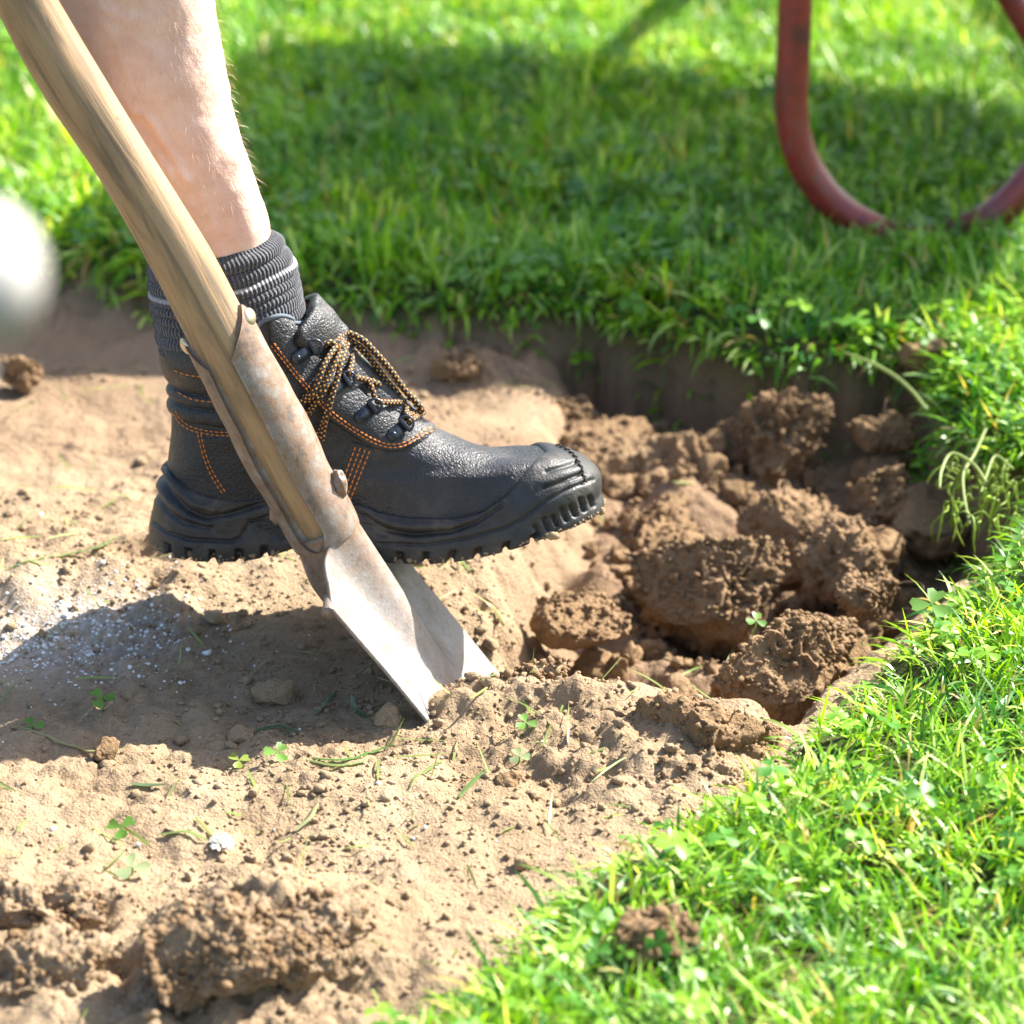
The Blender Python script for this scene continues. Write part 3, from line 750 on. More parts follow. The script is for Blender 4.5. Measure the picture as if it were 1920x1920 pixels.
# outline in the photograph: right and left edges down to inside the boot
sy_ = np.array([440, 452, 480, 510, 540, 575, 610, 660, 720])
sxr = np.array([507, 520, 534, 549, 558, 566, 566, 560, 550]); sxl = np.array([290, 284, 282, 284, 288, 296, 306, 318, 330])
yy = np.linspace(446, 720, NVS); xr_ = ci(yy, sy_, sxr); xl_ = ci(yy, sy_, sxl)
cen = at_y((xr_ + xl_) / 2, yy + 14, YC); e1 = at_y(xr_, yy + 14, YC); rx = np.abs(e1[:, 0] - cen[:, 0])
vv = np.linspace(0, 1, NVS)
fold_at = [.02, .115, .20, .275, .335, .395, .47, .56, .64]
fold = np.zeros(NVS)
for a, b in zip(fold_at[:-1], fold_at[1:]):
    t_ = np.clip((vv - a) / (b - a), 0, 1); fold += np.sin(math.pi * t_) ** .6 * (b - a) * .03
th = np.linspace(0, 2 * math.pi, NUS + 1)
ax_ = np.array([.42, 0, -.9]); ax_ /= np.linalg.norm(ax_)
sdv = np.array([.9, 0, .42 * .45]); sdv /= np.linalg.norm(sdv)       # rings tip a little up towards the shin
wob = .010 * np.sin(th * 1 + .4)[None] * 0
ring = np.cos(th)[None, :, None] * sdv * (rx[:, None, None]) + np.sin(th)[None, :, None] * np.array([0, 1.0, 0]) * (rx[:, None, None] * .80)
nr = np.cos(th)[None, :, None] * sdv + np.sin(th)[None, :, None] * np.array([0, 1.0, 0])
Pn = cen[:, None] + ring
fw = fold[:, None] * (1 + .9 * vnoise(np.stack(np.broadcast_arrays(np.cos(th)[None] * 1.5, np.sin(th)[None] * 1.5, vv[:, None] * 9), -1).reshape(-1, 3), 400).reshape(NVS, -1))
ribg = .00035 * np.cos(th * 92)[None]
G = Pn + nr * (fw + ribg + .0012)[..., None]
G = G + (.0018 * vnoise(np.stack(np.broadcast_arrays(np.cos(th)[None] * 2.2, np.sin(th)[None] * 2.2, vv[:, None] * 4), -1).reshape(-1, 3), 410).reshape(NVS, -1))[..., None] * np.array([0, 0, 1.0])
top = G[0] * .9 + cen[0] * .1 + np.array([0, 0, -.003]); G = np.concatenate([top[None], G], 0)
uv = np.stack(np.broadcast_arrays((th / (2 * math.pi))[None], np.r_[0, vv][:, None]), -1).reshape(-1, 2)
mk('sock', G.reshape(-1, 3), grid_faces(NUS + 1, NVS + 1), sock.m, person, uv=uv)

# ---- boot upper: a loft of tilted sections from heel/back curve to toe/instep curve
leather = M('black_leather')
op = leather.coord('Object'); v1 = leather.voro(op, 520, 'DISTANCE_TO_EDGE'); v2 = leather.voro(op, 260, 'DISTANCE_TO_EDGE'); n1_ = leather.noise(op, 28, 4); n2_ = leather.noise(op, 260, 3)
lc = leather.ramp(n1_, [(.35, (.011, .0115, .014)), (.6, (.019, .020, .024)), (.78, (.036, .037, .040))])
dust = leather.ramp(leather.noise(op, 42, 6, .7), [(.52, (0, 0, 0)), (.75, (1, 1, 1))])
lc = leather.mix(leather.math('MULTIPLY', dust, .34), lc, (.13, .10, .07)); leather.base(lc)
leather.rough(leather.ramp(n2_, [(.3, (.44,) * 3), (.7, (.60,) * 3)])); leather.b.inputs['Specular IOR Level'].default_value = .55
e = leather.ramp(v1, [(.0, (0, 0, 0)), (.35, (1, 1, 1))]); e2 = leather.ramp(v2, [(0, (0, 0, 0)), (.25, (1, 1, 1))])
leather.normal(leather.bump(e, .00034, .7, leather.bump(e2, .00038, .6, leather.bump(leather.noise(op, 70, 3), .0013, .5))))
rubber = M('black_rubber'); op = rubber.coord('Object')
rc = rubber.ramp(rubber.noise(op, 40, 6, .72), [(.4, (.016, .016, .0165)), (.56, (.030, .029, .028)), (.76, (.11, .085, .060))]); rubber.base(rc)
rubber.set(Roughness=.52); rubber.b.inputs['Specular IOR Level'].default_value = .5
rubber.normal(rubber.bump(rubber.voro(op, 700), .0004, .6, rubber.bump(rubber.noise(op, 90, 3), .0008, .4)))

Ft = np.array([0, .05, .10, .15, .20, .25, .30, .35, .40, .45, .50, .60, .70, .80, .90, 1.0])
Fp = np.array([(1113, 930), (1114, 902), (1103, 872), (1080, 852), (1046, 838), (1002, 836), (955, 838), (908, 832), (868, 820), (832, 806), (798, 790), (745, 745), (695, 698), (650, 655), (615, 622), (585, 600)])
Bt = np.array([0, .1, .2, .3, .4, .5, .6, .7, .8, .9, 1.0])
Bp = np.array([(299, 968), (304, 928), (313, 880), (319, 840), (323, 800), (324, 770), (325, 740), (323, 712), (318, 685), (314, 655), (316, 626)])
Fw = at_y(Fp[:, 0], Fp[:, 1], YC); Bw = at_y(Bp[:, 0], Bp[:, 1], YC)
gs_ = [0, .05, .15, .30, .45, .60, .72, .82, .90, .95, 1.0]; gv = [.078, .069, .049, .0395, .038, .0455, .0545, .064, .073, .080, .085]
ge_s = [0, .3, .6, .8, 1.0]; ge_v = [.042, .0435, .0425, .039, .033]
zb_px = np.array([(285, 985), (292, 1008), (300, 1020), (320, 1031), (362, 1042), (406, 1044), (458, 1043), (506, 1034), (551, 1019), (610, 1022), (660, 1036), (712, 1043), (764, 1047), (816, 1047), (868, 1042), (910, 1034), (952, 1023), (996, 1008), (1045, 988), (1092, 968), (1118, 950), (1130, 940)])
z0_px = np.array([(285, 962), (320, 985), (400, 995), (470, 992), (551, 982), (660, 990), (760, 1003), (850, 998), (910, 993), (960, 985), (1010, 972), (1060, 955), (1100, 938), (1130, 925)])
ROLL = .17            # the foot leans a little over to its far side
def wfoot(s): return 2 * np.sqrt(np.clip(s * (1 - s), 0, 1)) * ci(s, gs_, gv)
def prof(pts):
    xx = (pts[:, 0] - 288) / (1120 - 288); Yn = YC - wfoot(np.clip(xx, 0, 1)) * .95
    P = at_y(pts[:, 0], pts[:, 1], Yn); o_ = np.argsort(P[:, 0]); return P[o_, 0], P[o_, 2] - ROLL * (YC - Yn[o_])
zbx, zbz = prof(zb_px); z0x, z0z = prof(z0_px)
def zb_f(x): return np.interp(x, zbx, zbz)
def z0_f(x): return ci(x, z0x, z0z)
NUB, NTB = 480, 210
th = np.linspace(0, 2 * math.pi, NUB, endpoint=False)         # 0 = heel, pi = toe ; first half near side
s_ = (1 - np.cos(th)) / 2; side = -np.sign(np.sin(th) + 1e-12)
s_row = s_[None]
def upper_base(t):
    t = np.atleast_1d(t)[:, None]
    fx, fz = ci(t, Ft, Fw[:, 0]), ci(t, Ft, Fw[:, 2]); bx, bz = ci(t, Bt, Bw[:, 0]), ci(t, Bt, Bw[:, 2])
    x = bx + (fx - bx) * s_row
    x0 = Bw[0, 0] + (Fw[0, 0] - Bw[0, 0]) * s_row
    l0 = Bw[0, 2] + (Fw[0, 2] - Bw[0, 2]) * s_row
    sag = (z0_f(x0) - l0)
    z = bz + (fz - bz) * s_row + sag * np.clip(1 - t / .8, 0, 1) ** 1.6
    k = sstep(.12, .8, t)
    w = 2 * np.sqrt(np.clip(s_row * (1 - s_row), 0, 1)) * (ci(s_row, gs_, gv) * (1 - k) + ci(s_row, ge_s, ge_v) * k)
    w = w * (1 + .05 * np.sin(np.clip(t / .5, 0, 1) * math.pi) * sstep(.4, .1, s_row) - .0)
    w = w * (1 - .30 * sstep(-.05, .34, t) * sstep(.30, .70, s_row) * (1 - sstep(.4, .8, t)))
    # collar: higher at the front quarters
    z = z + .016 * sstep(.78, 1.0, t) * np.exp(-((s_row - .74) / .16) ** 2)
    y = YC + side[None] * w
    z = z - ROLL * (y - YC) * (1 - sstep(.5, .95, t))
    return np.stack([x, y, z], -1)
# fit the outline seen from the camera to the photographed one (the widest dome lies behind the centre plane)
goal = Fp.astype(float).copy(); cur = goal.copy()
for _ in range(5):
    Gq = upper_base(np.linspace(0, 1, 90)).reshape(-1, 3); qx, qy = proj(Gq)
    for i_ in range(2, len(cur)):
        m_ = np.abs(qx - goal[i_, 0]) < 9
        if m_.any(): cur[i_, 1] += .8 * (goal[i_, 1] - qy[m_].min()) if i_ < 14 else 0
    cur[:, 1] = np.clip(cur[:, 1], goal[:, 1], goal[:, 1] + 48); cur[2:-2, 1] = goal[2:-2, 1] + np.convolve((cur - goal)[:, 1], [.25, .5, .25], 'same')[2:-2]
    Fw = at_y(cur[:, 0], cur[:, 1], YC)
print('fit', np.round(cur[:, 1] - goal[:, 1], 1).tolist())
TT = np.r_[np.linspace(0, .3, 90), np.linspace(.3, 1, NTB - 89)[1:]]
G0 = upper_base(TT)
N0 = grid_normals(G0, True)
if ((G0 - G0.mean((0, 1))) * N0).sum() < 0: N0 = -N0
mirror = np.array([1, -1, 1.0])
def near_px(P, roll=1.0):
    """pixels of the near-side twin of each point (the far side is the mirror image)"""
    Q = P.copy(); far = Q[..., 1] > YC; Q[..., 2] += np.where(far, 2 * ROLL * (Q[..., 1] - YC), 0) * roll; Q[..., 1] = np.where(far, 2 * YC - Q[..., 1], Q[..., 1]); return proj(Q.reshape(-1, 3))
px, py = near_px(G0, (1 - sstep(.5, .95, TT))[:, None]); shp = G0.shape[:2]; px = px.reshape(shp); py = py.reshape(shp)
S2 = np.broadcast_to(s_row, shp); T2 = np.broadcast_to(TT[:, None], shp)
D = np.zeros(shp)
wbk = sstep(.62, .30, S2)
for a, b, h_ in ((.50, .595, .0040), (.595, .69, .0045), (.69, 1.02, .0065)):
    t_ = np.clip((T2 - a) / (b - a), 0, 1); D += h_ * np.sqrt(np.sin(math.pi * np.clip(t_, 0, 1)).clip(0)) * wbk
eye_poly = [(505, 640), (500, 585), (541, 597), (568, 640), (604, 672), (648, 712), (700, 756), (750, 790), (795, 797), (824, 799), (802, 818), (782, 831), (756, 844), (730, 846), (704, 839), (678, 826), (650, 807), (620, 786), (598, 763), (576, 738), (553, 711), (528, 680)]
D += .0034 * sstep(-1.5, 2.0, poly_sd(px, py, eye_poly))
heel_poly = [(300, 765), (324, 768), (345, 792), (372, 806), (410, 811), (470, 812), (520, 870), (520, 960), (425, 960), (408, 915), (394, 888), (384, 855), (374, 818), (345, 804), (324, 785), (290, 790)]
D += .0010 * sstep(-1.5, 1.5, poly_sd(px, py, [(378, 822), (470, 818), (540, 900), (560, 960), (428, 950), (412, 915), (398, 886), (388, 855)]))
D += .0012 * sstep(-1.5, 1.5, poly_sd(px, py, [(658, 826), (700, 842), (668, 940), (625, 930)]))
Pf = G0.reshape(-1, 3)
wr = vnoise(Pf * np.array([60, 20, 60]), 500).reshape(shp)
flex = np.exp(-((px - 870) / 60) ** 2 - ((py - 850) / 60) ** 2)
D += .0010 * fbm(Pf * 40, 510, 2).reshape(shp) + flex * .0006 * wr
G1 = G0 + N0 * D[..., None]
# rolled collar rim going inside
ctr = G1[-1].mean(0)
rim = []
for kx, dz in ((.035, .0025), (.08, .001), (.12, -.006), (.14, -.03)):
    rim.append(G1[-1] * (1 - kx) + ctr * kx + np.array([0, 0, dz]))
GU = np.concatenate([G1, np.stack(rim)], 0)
upper = mk('boot', GU.reshape(-1, 3), grid_faces(NUB, len(GU), True), leather.m, person)

# ---- sole with rubber toe cap
ytop_px = np.array([(270, 845), (300, 857), (320, 890), (350, 915), (400, 932), (450, 938), (510, 932), (580, 936), (660, 945), (700, 958), (760, 970), (850, 975), (900, 965), (945, 935), (975, 897), (1000, 866), (1030, 843), (1060, 838), (1140, 838)])
yt = np.interp(px, ytop_px[:, 0], ytop_px[:, 1])
above = py < yt
t_top = np.array([TT[np.argmax(above[:, i])] if above[:, i].any() else .2 for i in range(NUB)])
ker = np.ones(5) / 5; t_top = np.convolve(np.r_[t_top[-2:], t_top, t_top[:2]], ker, 'valid')
def upper_at(tcol):
    """surface point and normal at a t per column"""
    k = np.clip(np.searchsorted(TT, tcol) - 1, 0, len(TT) - 2); f = (tcol - TT[k]) / (TT[k + 1] - TT[k]); c = np.arange(NUB)
    return G0[k, c] * (1 - f)[:, None] + G0[k + 1, c] * f[:, None], N0[k, c] * (1 - f)[:, None] + N0[k + 1, c] * f[:, None]
M1, M2 = 56, 34
rows = []; toe = sstep(.80, .93, s_); heel = sstep(.2, .06, s_)
for j in range(M1):
    v_ = j / (M1 - 1); tc = t_top * (1 - v_)
    p, n = upper_at(tc)
    prf = np.interp(v_, [0, .02, .06, .5, 1], [-.001, .0012, .0022, .0042, .0055])
    rows.append(p + n * prf)
p0, nn0 = upper_at(np.zeros(NUB))
hn = nn0.copy(); hn[:, 2] = 0; hn /= np.linalg.norm(hn, axis=1, keepdims=True) + 1e-9
zt = rows[-1][:, 2]; zb = zb_f(p0[:, 0]) - ROLL * (p0[:, 1] - YC)
for j in range(1, M2):
    v_ = j / (M2 - 1); q = rows[M1 - 1].copy(); q[:, 2] = zt * (1 - v_) + zb * v_
    q += hn * (.0025 * math.sin(v_ * 1.7) - .003 * max(0, v_ - .8) / .2)[..., None] if False else hn * (.0025 * math.sin(v_ * 1.7))
    rows.append(q)
GS = np.stack(rows); shS = GS.shape[:2]
NS = grid_normals(GS, True)
if ((GS - GS.mean((0, 1))) * NS).sum() < 0: NS = -NS
sx2, sy2 = near_px(GS); sx2 = sx2.reshape(shS); sy2 = sy2.reshape(shS)
DS = np.zeros(shS)
def groove(pl, depth, w, sharp=2):
    global DS
    DS = DS - depth * np.exp(-(seg_dist(sx2, sy2, pl) / w) ** sharp)
groove([(683, 966), (725, 995), (777, 1003), (842, 997), (894, 979), (941, 948)], .0032, 5)
groove([(672, 950), (702, 972), (760, 986), (850, 985), (905, 972), (945, 945)], -.0022, 9)
groove([(715, 1020), (800, 1022), (881, 1008), (946, 990), (985, 971), (1025, 938), (1066, 917), (1113, 899)], .0016, 3)
groove([(1025, 884), (1077, 867)], .0022, 3.2); groove([(1019, 914), (1055, 902), (1090, 888)], .0022, 3.2)
groove([(1015, 905), (1085, 880)], -.0010, 9)
groove([(300, 885), (322, 927), (354, 958), (385, 972), (427, 966), (489, 947), (540, 930)], .0028, 5)
groove([(297, 868), (330, 915), (365, 946), (400, 955)], -.0024, 8)
groove([(291, 922), (312, 958), (343, 981), (395, 991)], .0024, 5)
groove([(291, 900), (316, 940), (350, 968), (390, 984)], -.0020, 7)
groove([(289, 980), (312, 998), (354, 1012), (437, 1016), (454, 1008), (468, 981), (510, 966), (560, 960)], .0020, 3.5)
groove([(690, 985), (712, 1003), (722, 1004), (708, 992), (690, 985)], .0022, 5)
for k_ in range(7):                       # crossed grip pattern under the arch
    groove([(468 + k_ * 12, 975), (495 + k_ * 12, 1015)], .0011, 2.4); groove([(520 + k_ * 10 - 52, 978 + k_ * 5.5), (560, 968 + k_ * 5.5)], .0011, 2.4)
vrow = np.r_[np.zeros(M1), np.linspace(0, 1, M2)[1:]][:, None]
lug_x = np.array([314, 352, 396, 447, 495, 700, 752, 801, 849, 898, 950, 999])
for lx in lug_x:
    slant = (sy2 - 1020) * (.10 if lx < 600 else -.12)
    DS -= .0075 * np.exp(-((sx2 - lx - slant) / 5.0) ** 6) * sstep(.50, .62, vrow)
for k_ in range(7):
    a = (1012 + k_ * 17, 972 - k_ * 9); b = (a[0] + 22, a[1] - 22 - k_ * 2)
    w_ = seg_dist(sx2, sy2, [a, (a[0] + 12, a[1] + 25)]); groove([(a[0] - 1, a[1] + 30), (a[0] - 8, a[1] + 15 - 5 * (k_ % 2))], .0044, 3.8, 2)
DS += .0003 * vnoise(GS.reshape(-1, 3) * 150, 520).reshape(shS)
GS = GS + NS * DS[..., None]
under = []
for kx, dz in ((.04, 0), (.5, .002), (1.0, .002)):
    q = GS[-1].copy(); q[:, 1] = q[:, 1] * (1 - kx) + YC * kx; q[:, 2] += dz; under.append(q)
GSS = np.concatenate([GS, np.stack(under)], 0)
mk('sole', GSS.reshape(-1, 3), grid_faces(NUB, len(GSS), True), rubber.m, upper)

# a search tree on the boot so that seams, rings and laces lie on its surface
def bvh_of(*grids):
    vs, fs, n = [], [], 0
    for gr in grids:
        a = gr.reshape(-1, 3); vs += a.tolist(); fs += (grid_faces(NUB, gr.shape[0], True) + n).tolist(); n += len(a)
    return BVHTree.FromPolygons(vs, fs)
BV = bvh_of(GU, GSS)
camv = Vector(CAM)
def hit(px, py, lift=0.0):
    d = Vector(ray(px, py)); d.normalize()
    loc, n, _, _ = BV.ray_cast(camv, d)
    if loc is None or loc.y > YC + .12:
        p = at_y(px, py, YC); n_ = np.array([.5, -.3, .8]); n_ /= np.linalg.norm(n_)
        return p + n_ * lift, n_
    n_ = np.array(n); dv = np.array(d)
    if n_ @ dv > 0: n_ = -n_
    return np.array(loc) + n_ * lift, n_
def far_twin(p, n, lift):
    q = p * mirror + [0, 2 * YC, 0]; q[2] -= ROLL * 1.2 * abs(p[1] - YC)
    loc, nn_, _, _ = BV.find_nearest(Vector(q)); nn_ = np.array(nn_); m_ = n * mirror
    if nn_ @ m_ < 0: nn_ = -nn_
    return np.array(loc) + nn_ * lift, nn_
def dense(pl, step):
    P = np.array(pl, float); L = np.r_[0, np.cumsum(np.linalg.norm(np.diff(P, axis=0), axis=1))]
    n = max(2, int(L[-1] / step)); Q = catmull(P, n * 4); L = np.r_[0, np.cumsum(np.linalg.norm(np.diff(Q, axis=0), axis=1))]
    t = np.linspace(0, L[-1], n); return np.stack([np.interp(t, L, Q[:, 0]), np.interp(t, L, Q[:, 1])], 1)
def offset_line(pl, d):
    P = np.array(pl, float); T = np.gradient(P, axis=0); T /= np.linalg.norm(T, axis=1, keepdims=True); return P + d * np.stack([-T[:, 1], T[:, 0]], 1)
seam_top = [(508, 646), (530, 675), (555, 706), (578, 733), (600, 757), (622, 779), (650, 800), (680, 819), (705, 832), (730, 839), (755, 837), (780, 825), (800, 812), (812, 807)]
lines = [offset_line(seam_top, 0), offset_line(seam_top, -6)]
for q in range(4): lines.append([(667 + 9 * q, 836 + 2.5 * q), (655 + 8.5 * q, 868 + 3 * q), (641 + 7.5 * q, 908 + 4 * q), (634 + 7 * q, 928 + 4 * q)])
back = [(324, 772), (333, 788), (345, 799), (360, 807), (380, 812), (410, 816), (443, 816), (480, 812)]
lines += [back, offset_line(back, -6)]
vert = [(371, 812), (376, 835), (383, 860), (392, 883), (404, 905), (418, 926)]
lines += [vert, offset_line(vert, -6)]
lines += [[(326, 694), (345, 701), (365, 705), (390, 706)], [(333, 735), (352, 746), (380, 752), (410, 754)]]
th_o = M('orange_thread'); th_o.b.inputs['Base Color'].default_value = (.62, .19, .025, 1); th_o.set(Roughness=.6)
st = MB(); vS, fS = ico(1)
for ln in lines:
    Q = dense(ln, 9.0)
    for far in (0, 1):
        for a, b in zip(Q[:-1], Q[1:]):
            p, n = hit(*a, .0004); q, n2_v = hit(*b, .0004)
            if np.linalg.norm(q - p) > .02: continue
            if far:
                p, n = far_twin(p, n, .0004); q, _ = far_twin(q, n, .0004)
            t_ = q - p; L = np.linalg.norm(t_); t_ = t_ / (L + 1e-9); s2 = np.cross(n, t_)
            V = (p + q) / 2 + (vS[:, :1] * t_ * L * .40 + vS[:, 1:2] * s2 * .00055 + vS[:, 2:] * n * .00045)
            st.add(V, fS)
tag(st.build('stitching', th_o.m, upper), kind='stuff')
# black thread across the toe cap
bt = M('black_thread'); bt.b.inputs['Base Color'].default_value = (.008, .008, .008, 1); bt.set(Roughness=.8)
mb = MB(); Q = dense([(1044, 836), (1062, 844), (1078, 858), (1087, 874), (1093, 890), (1097, 906)], 4.5)
for i_, (a, b) in enumerate(zip(Q[:-1], Q[1:])):
    p, n = hit(a[0] + (2 if i_ % 2 else -2), a[1], .0006); q, _ = hit(b[0] + (-2 if i_ % 2 else 2), b[1], .0010)
    if np.linalg.norm(p - q) < .02: V, F, uv = tube_arr([p, (p + q) / 2 + n * .0005, q], .0007, 5, 6); mb.add(V, F, uv)
tag(mb.build('toe_seam', bt.m, upper), kind='stuff')

mb = MB(); v, f = ico(0); sel = rng.integers(0, NUB, 260)
for i_ in sel:
    j_ = int(rng.integers(M1 + M2 - 9, M1 + M2 - 1)); r = float(np.exp(rng.normal(math.log(.0011), .45)))
    mb.add(GS[j_, i_] - NS[j_, i_] * r * .2 + v * (1 + rng.normal(0, .2, (len(v), 1))) * r * rng.uniform(.6, 1.3, 3), f)
tag(mb.build('stuck_soil', CRUMB, upper), kind='stuff')
# ---- tongue: thick leather flap standing out of the collar behind the laces
def tongue():
    ctrl = [  # centre px, half width m
        (790, 778, .016), (745, 733, .020), (700, 688, .022), (660, 645, .025), (634, 606, .031), (608, 570, .036), (598, 560, .033)]
    n, w = 60, 44
    A = np.array(ctrl, float); Q = catmull(A, n); Pc = at_y(Q[:, 0], Q[:, 1], YC)
    T = np.gradient(Pc, axis=0); T /= np.linalg.norm(T, axis=1, keepdims=True)
    U = np.cross(T, [0, 1.0, 0]); U /= np.linalg.norm(U, axis=1, keepdims=True); U *= np.sign(U[:, 2:3] + U[:, :1] * .5)
    a = np.linspace(-1, 1, w); vv = np.linspace(0, 1, n)[:, None]
    Y = YC + a[None] * Q[:, 2:3]
    drop = -(.026 - .010 * vv) * np.abs(a[None]) ** 2.2
    crease = .0025 * np.exp(-((vv - .70) / .05) ** 2) * np.cos(a[None] * 4) + .0028 * vnoise(np.stack(np.broadcast_arrays(a[None] * 2.0, vv * 6, 0 * a[None]), -1).reshape(-1, 3), 600).reshape(n, w) * sstep(.3, .8, vv)
    G = Pc[:, None] + U[:, None] * (drop + crease)[..., None]; G[..., 1] = Y
    curl = sstep(.80, 1.0, vv) * .010 * (1 - .3 * np.abs(a[None])); G[..., 0] -= curl * .1
    G = np.concatenate([G, (G - U[:, None] * .007)[::-1]], 0)
    return G, w
GT, wT = tongue()
Vt = GT.reshape(-1, 3)
nT = len(GT)
# close the two long sides
sides_ = np.array([[(r_) * wT + e_, (r_ + 1) * wT + e_, (nT - 2 - r_) * wT + e_, (nT - 1 - r_) * wT + e_] for r_ in range(nT // 2 - 1) for e_ in (0, wT - 1)])
mk('tongue', Vt, [grid_faces(wT, nT), sides_], leather.m, upper)
lin = M('collar_lining'); lin.b.inputs['Base Color'].default_value = (.10, .125, .155, 1); lin.set(Roughness=.9)
rimp = G1[-1]; V, F, uv = tube_arr(np.vstack([rimp, rimp[:1]])[::4] * .985 + ctr * .015 + [0, 0, .0012], .0016, resample=False, sides=8, cap=False); mk('collar_lining', V, F, lin.m, upper)

# ---- lace rings
dark = M('blued_steel'); dark.b.inputs['Base Color'].default_value = (.035, .042, .055, 1); dark.set(Roughness=.3, Metallic=.55)
def ring_piece(p, n, t, L, far):
    if far:
        q_, _ = far_twin(p + t * .006, n, .0008); p, n = far_twin(p, n, .0008); t = q_ - p; t = t - n * (t @ n); t /= np.linalg.norm(t)
    s2 = np.cross(n, t); mb = MB()
    out = [(-.0046 * math.cos(a_), .0046 * math.sin(a_)) for a_ in np.linspace(-H, H, 10)] + [(L, .0044), (L, -.0044)]
    k = len(out); lo = np.array([p + t * a_ + s2 * b_ - n * .0006 for a_, b_ in out]); hi = np.array([p + t * a_ * .97 + s2 * b_ * .92 + n * .0015 for a_, b_ in out])
    i_ = np.arange(k)
    mb.add(np.vstack([lo, hi, hi.mean(0)]), [np.stack([i_, (i_ + 1) % k, k + (i_ + 1) % k, k + i_], 1), np.stack([np.full(k, 2 * k), k + i_, k + (i_ + 1) % k], 1)])
    v, f = ico(2); mb.add(p + n * .0012 + v[:, :1] * t * .0020 + v[:, 1:2] * s2 * .0020 + v[:, 2:] * n * .0012, f)
    bar0 = p + t * L; V, F, uv = tube_arr([bar0 - s2 * .0052 + n * .0016, bar0 + n * .0018, bar0 + s2 * .0052 + n * .0016], .0019, 8, 8); mb.add(V, F, uv)
    c_ = bar0 + n * .0022
    a_ = np.linspace(-H * 1.15, H * 1.15, 17); path = [c_ + t * (.0062 * math.cos(q)) + s2 * (.0054 * math.sin(q)) + n * (.0016 * math.cos(q)) for q in a_]
    V, F, uv = tube_arr(path, .0010, resample=False, sides=7); mb.add(V, F, uv)
    return mb
for (a, b) in (((557, 671), (582, 652)), ((626, 729), (640, 718)), ((676, 781), (694, 764)), ((737, 815), (754, 800))):
    p, n = hit(*a, .0008); q, _ = hit(*b, .0008)
    t_ = q - p; t_ -= n * (t_ @ n); L = min(np.linalg.norm(t_), .014); t_ /= np.linalg.norm(t_)
    for far in (0, 1): ring_piece(p, n, t_, max(L, .0105), far).build('lace_ring', dark.m, upper, smooth=False)

# ---- laces: black cord with orange flecks
lace = M('lace_cord'); u0 = lace.n('ShaderNodeUVMap').outputs[0]; sxy = lace.n('ShaderNodeSeparateXYZ'); lace.l(u0, sxy.inputs[0])
def lattice(m, ku, kv, ph):
    a = m.math('ADD', m.math('MULTIPLY', sxy.outputs[0], ku), m.math('MULTIPLY', sxy.outputs[1], kv)); return m.math('ABSOLUTE', m.math('SUBTRACT', m.math('FRACT', m.math('ADD', a, ph)), .5))
l1 = lattice(lace, 260, 3, 0); l2 = lattice(lace, 260, -3, .25)
fl = lace.math('MULTIPLY', lace.math('GREATER_THAN', l1, .27), lace.math('GREATER_THAN', l2, .28))
oc = lace.ramp(lace.noise(lace.coord('Object'), 300, 2), [(.35, (.55, .20, .03)), (.6, (.70, .36, .07)), (.75, (.78, .55, .22))])
lace.base(lace.mix(fl, (.012, .011, .011), oc)); lace.set(Roughness=.75)
lace.normal(lace.bump(lace.math('MULTIPLY', l1, l2), .0012, 1.0))
def lace_tube(pts, r=.0024, n=70, back=.0):
    P = np.array([hit(a, b, l)[0] for a, b, l in pts]); return tube_arr(P, r, n, 12)
lm = MB()
for pts, r in [
    ([(612, 650, .009), (636, 642, .010), (664, 650, .009), (694, 676, .008), (722, 708, .008), (750, 744, .007), (776, 768, .006), (784, 776, .005), (774, 777, .003)], .0023),
    ([(618, 657, .008), (643, 652, .008), (666, 663, .007), (692, 690, .006), (716, 722, .006), (744, 756, .005), (768, 774, .004)], .0023),
    ([(622, 650, .010), (606, 664, .010), (596, 690, .008), (590, 715, .007), (580, 738, .006), (566, 746, .005), (572, 740, .004), (596, 724, .006)], .0022),
    ([(626, 652, .010), (614, 682, .010), (606, 706, .009), (594, 728, .007), (575, 747, .005)], .0022),
    ([(630, 656, .011), (624, 690, .010), (619, 720, .009), (614, 750, .008), (608, 785, .007), (603, 818, .005)], .0022),
    ([(606, 720, .007), (594, 744, .006), (584, 758, .005), (576, 772, .004)], .0024),
    ([(617, 735, .007), (612, 765, .006), (603, 795, .005), (596, 812, .003)], .0023),
    ([(646, 664, .006), (650, 686, .006), (646, 706, .005)], .0021), ([(652, 668, .006), (668, 682, .005), (684, 700, .004), (694, 722, .003)], .0021),
    ([(656, 715, .005), (680, 718, .005), (704, 726, .004)], .0021), ([(686, 722, .004), (692, 734, .004), (698, 748, .003)], .0020),
    ([(700, 756, .005), (722, 760, .005), (746, 762, .004), (774, 774, .003)], .0021), ([(750, 758, .005), (755, 772, .004), (760, 790, .004)], .0020),
    ([(758, 790, .004), (770, 782, .004), (788, 774, .003)], .0021), ([(762, 796, .004), (774, 788, .004), (790, 780, .003)], .0020),
    ([(594, 650, .004), (606, 648, .008), (618, 652, .009)], .0024), ([(628, 644, .006), (618, 660, .011), (630, 668, .006)], .0030)]:
    V, F, uv = lace_tube(pts, r); lm.add(V, F, uv)
lm.build('laces', lace.m, upper)

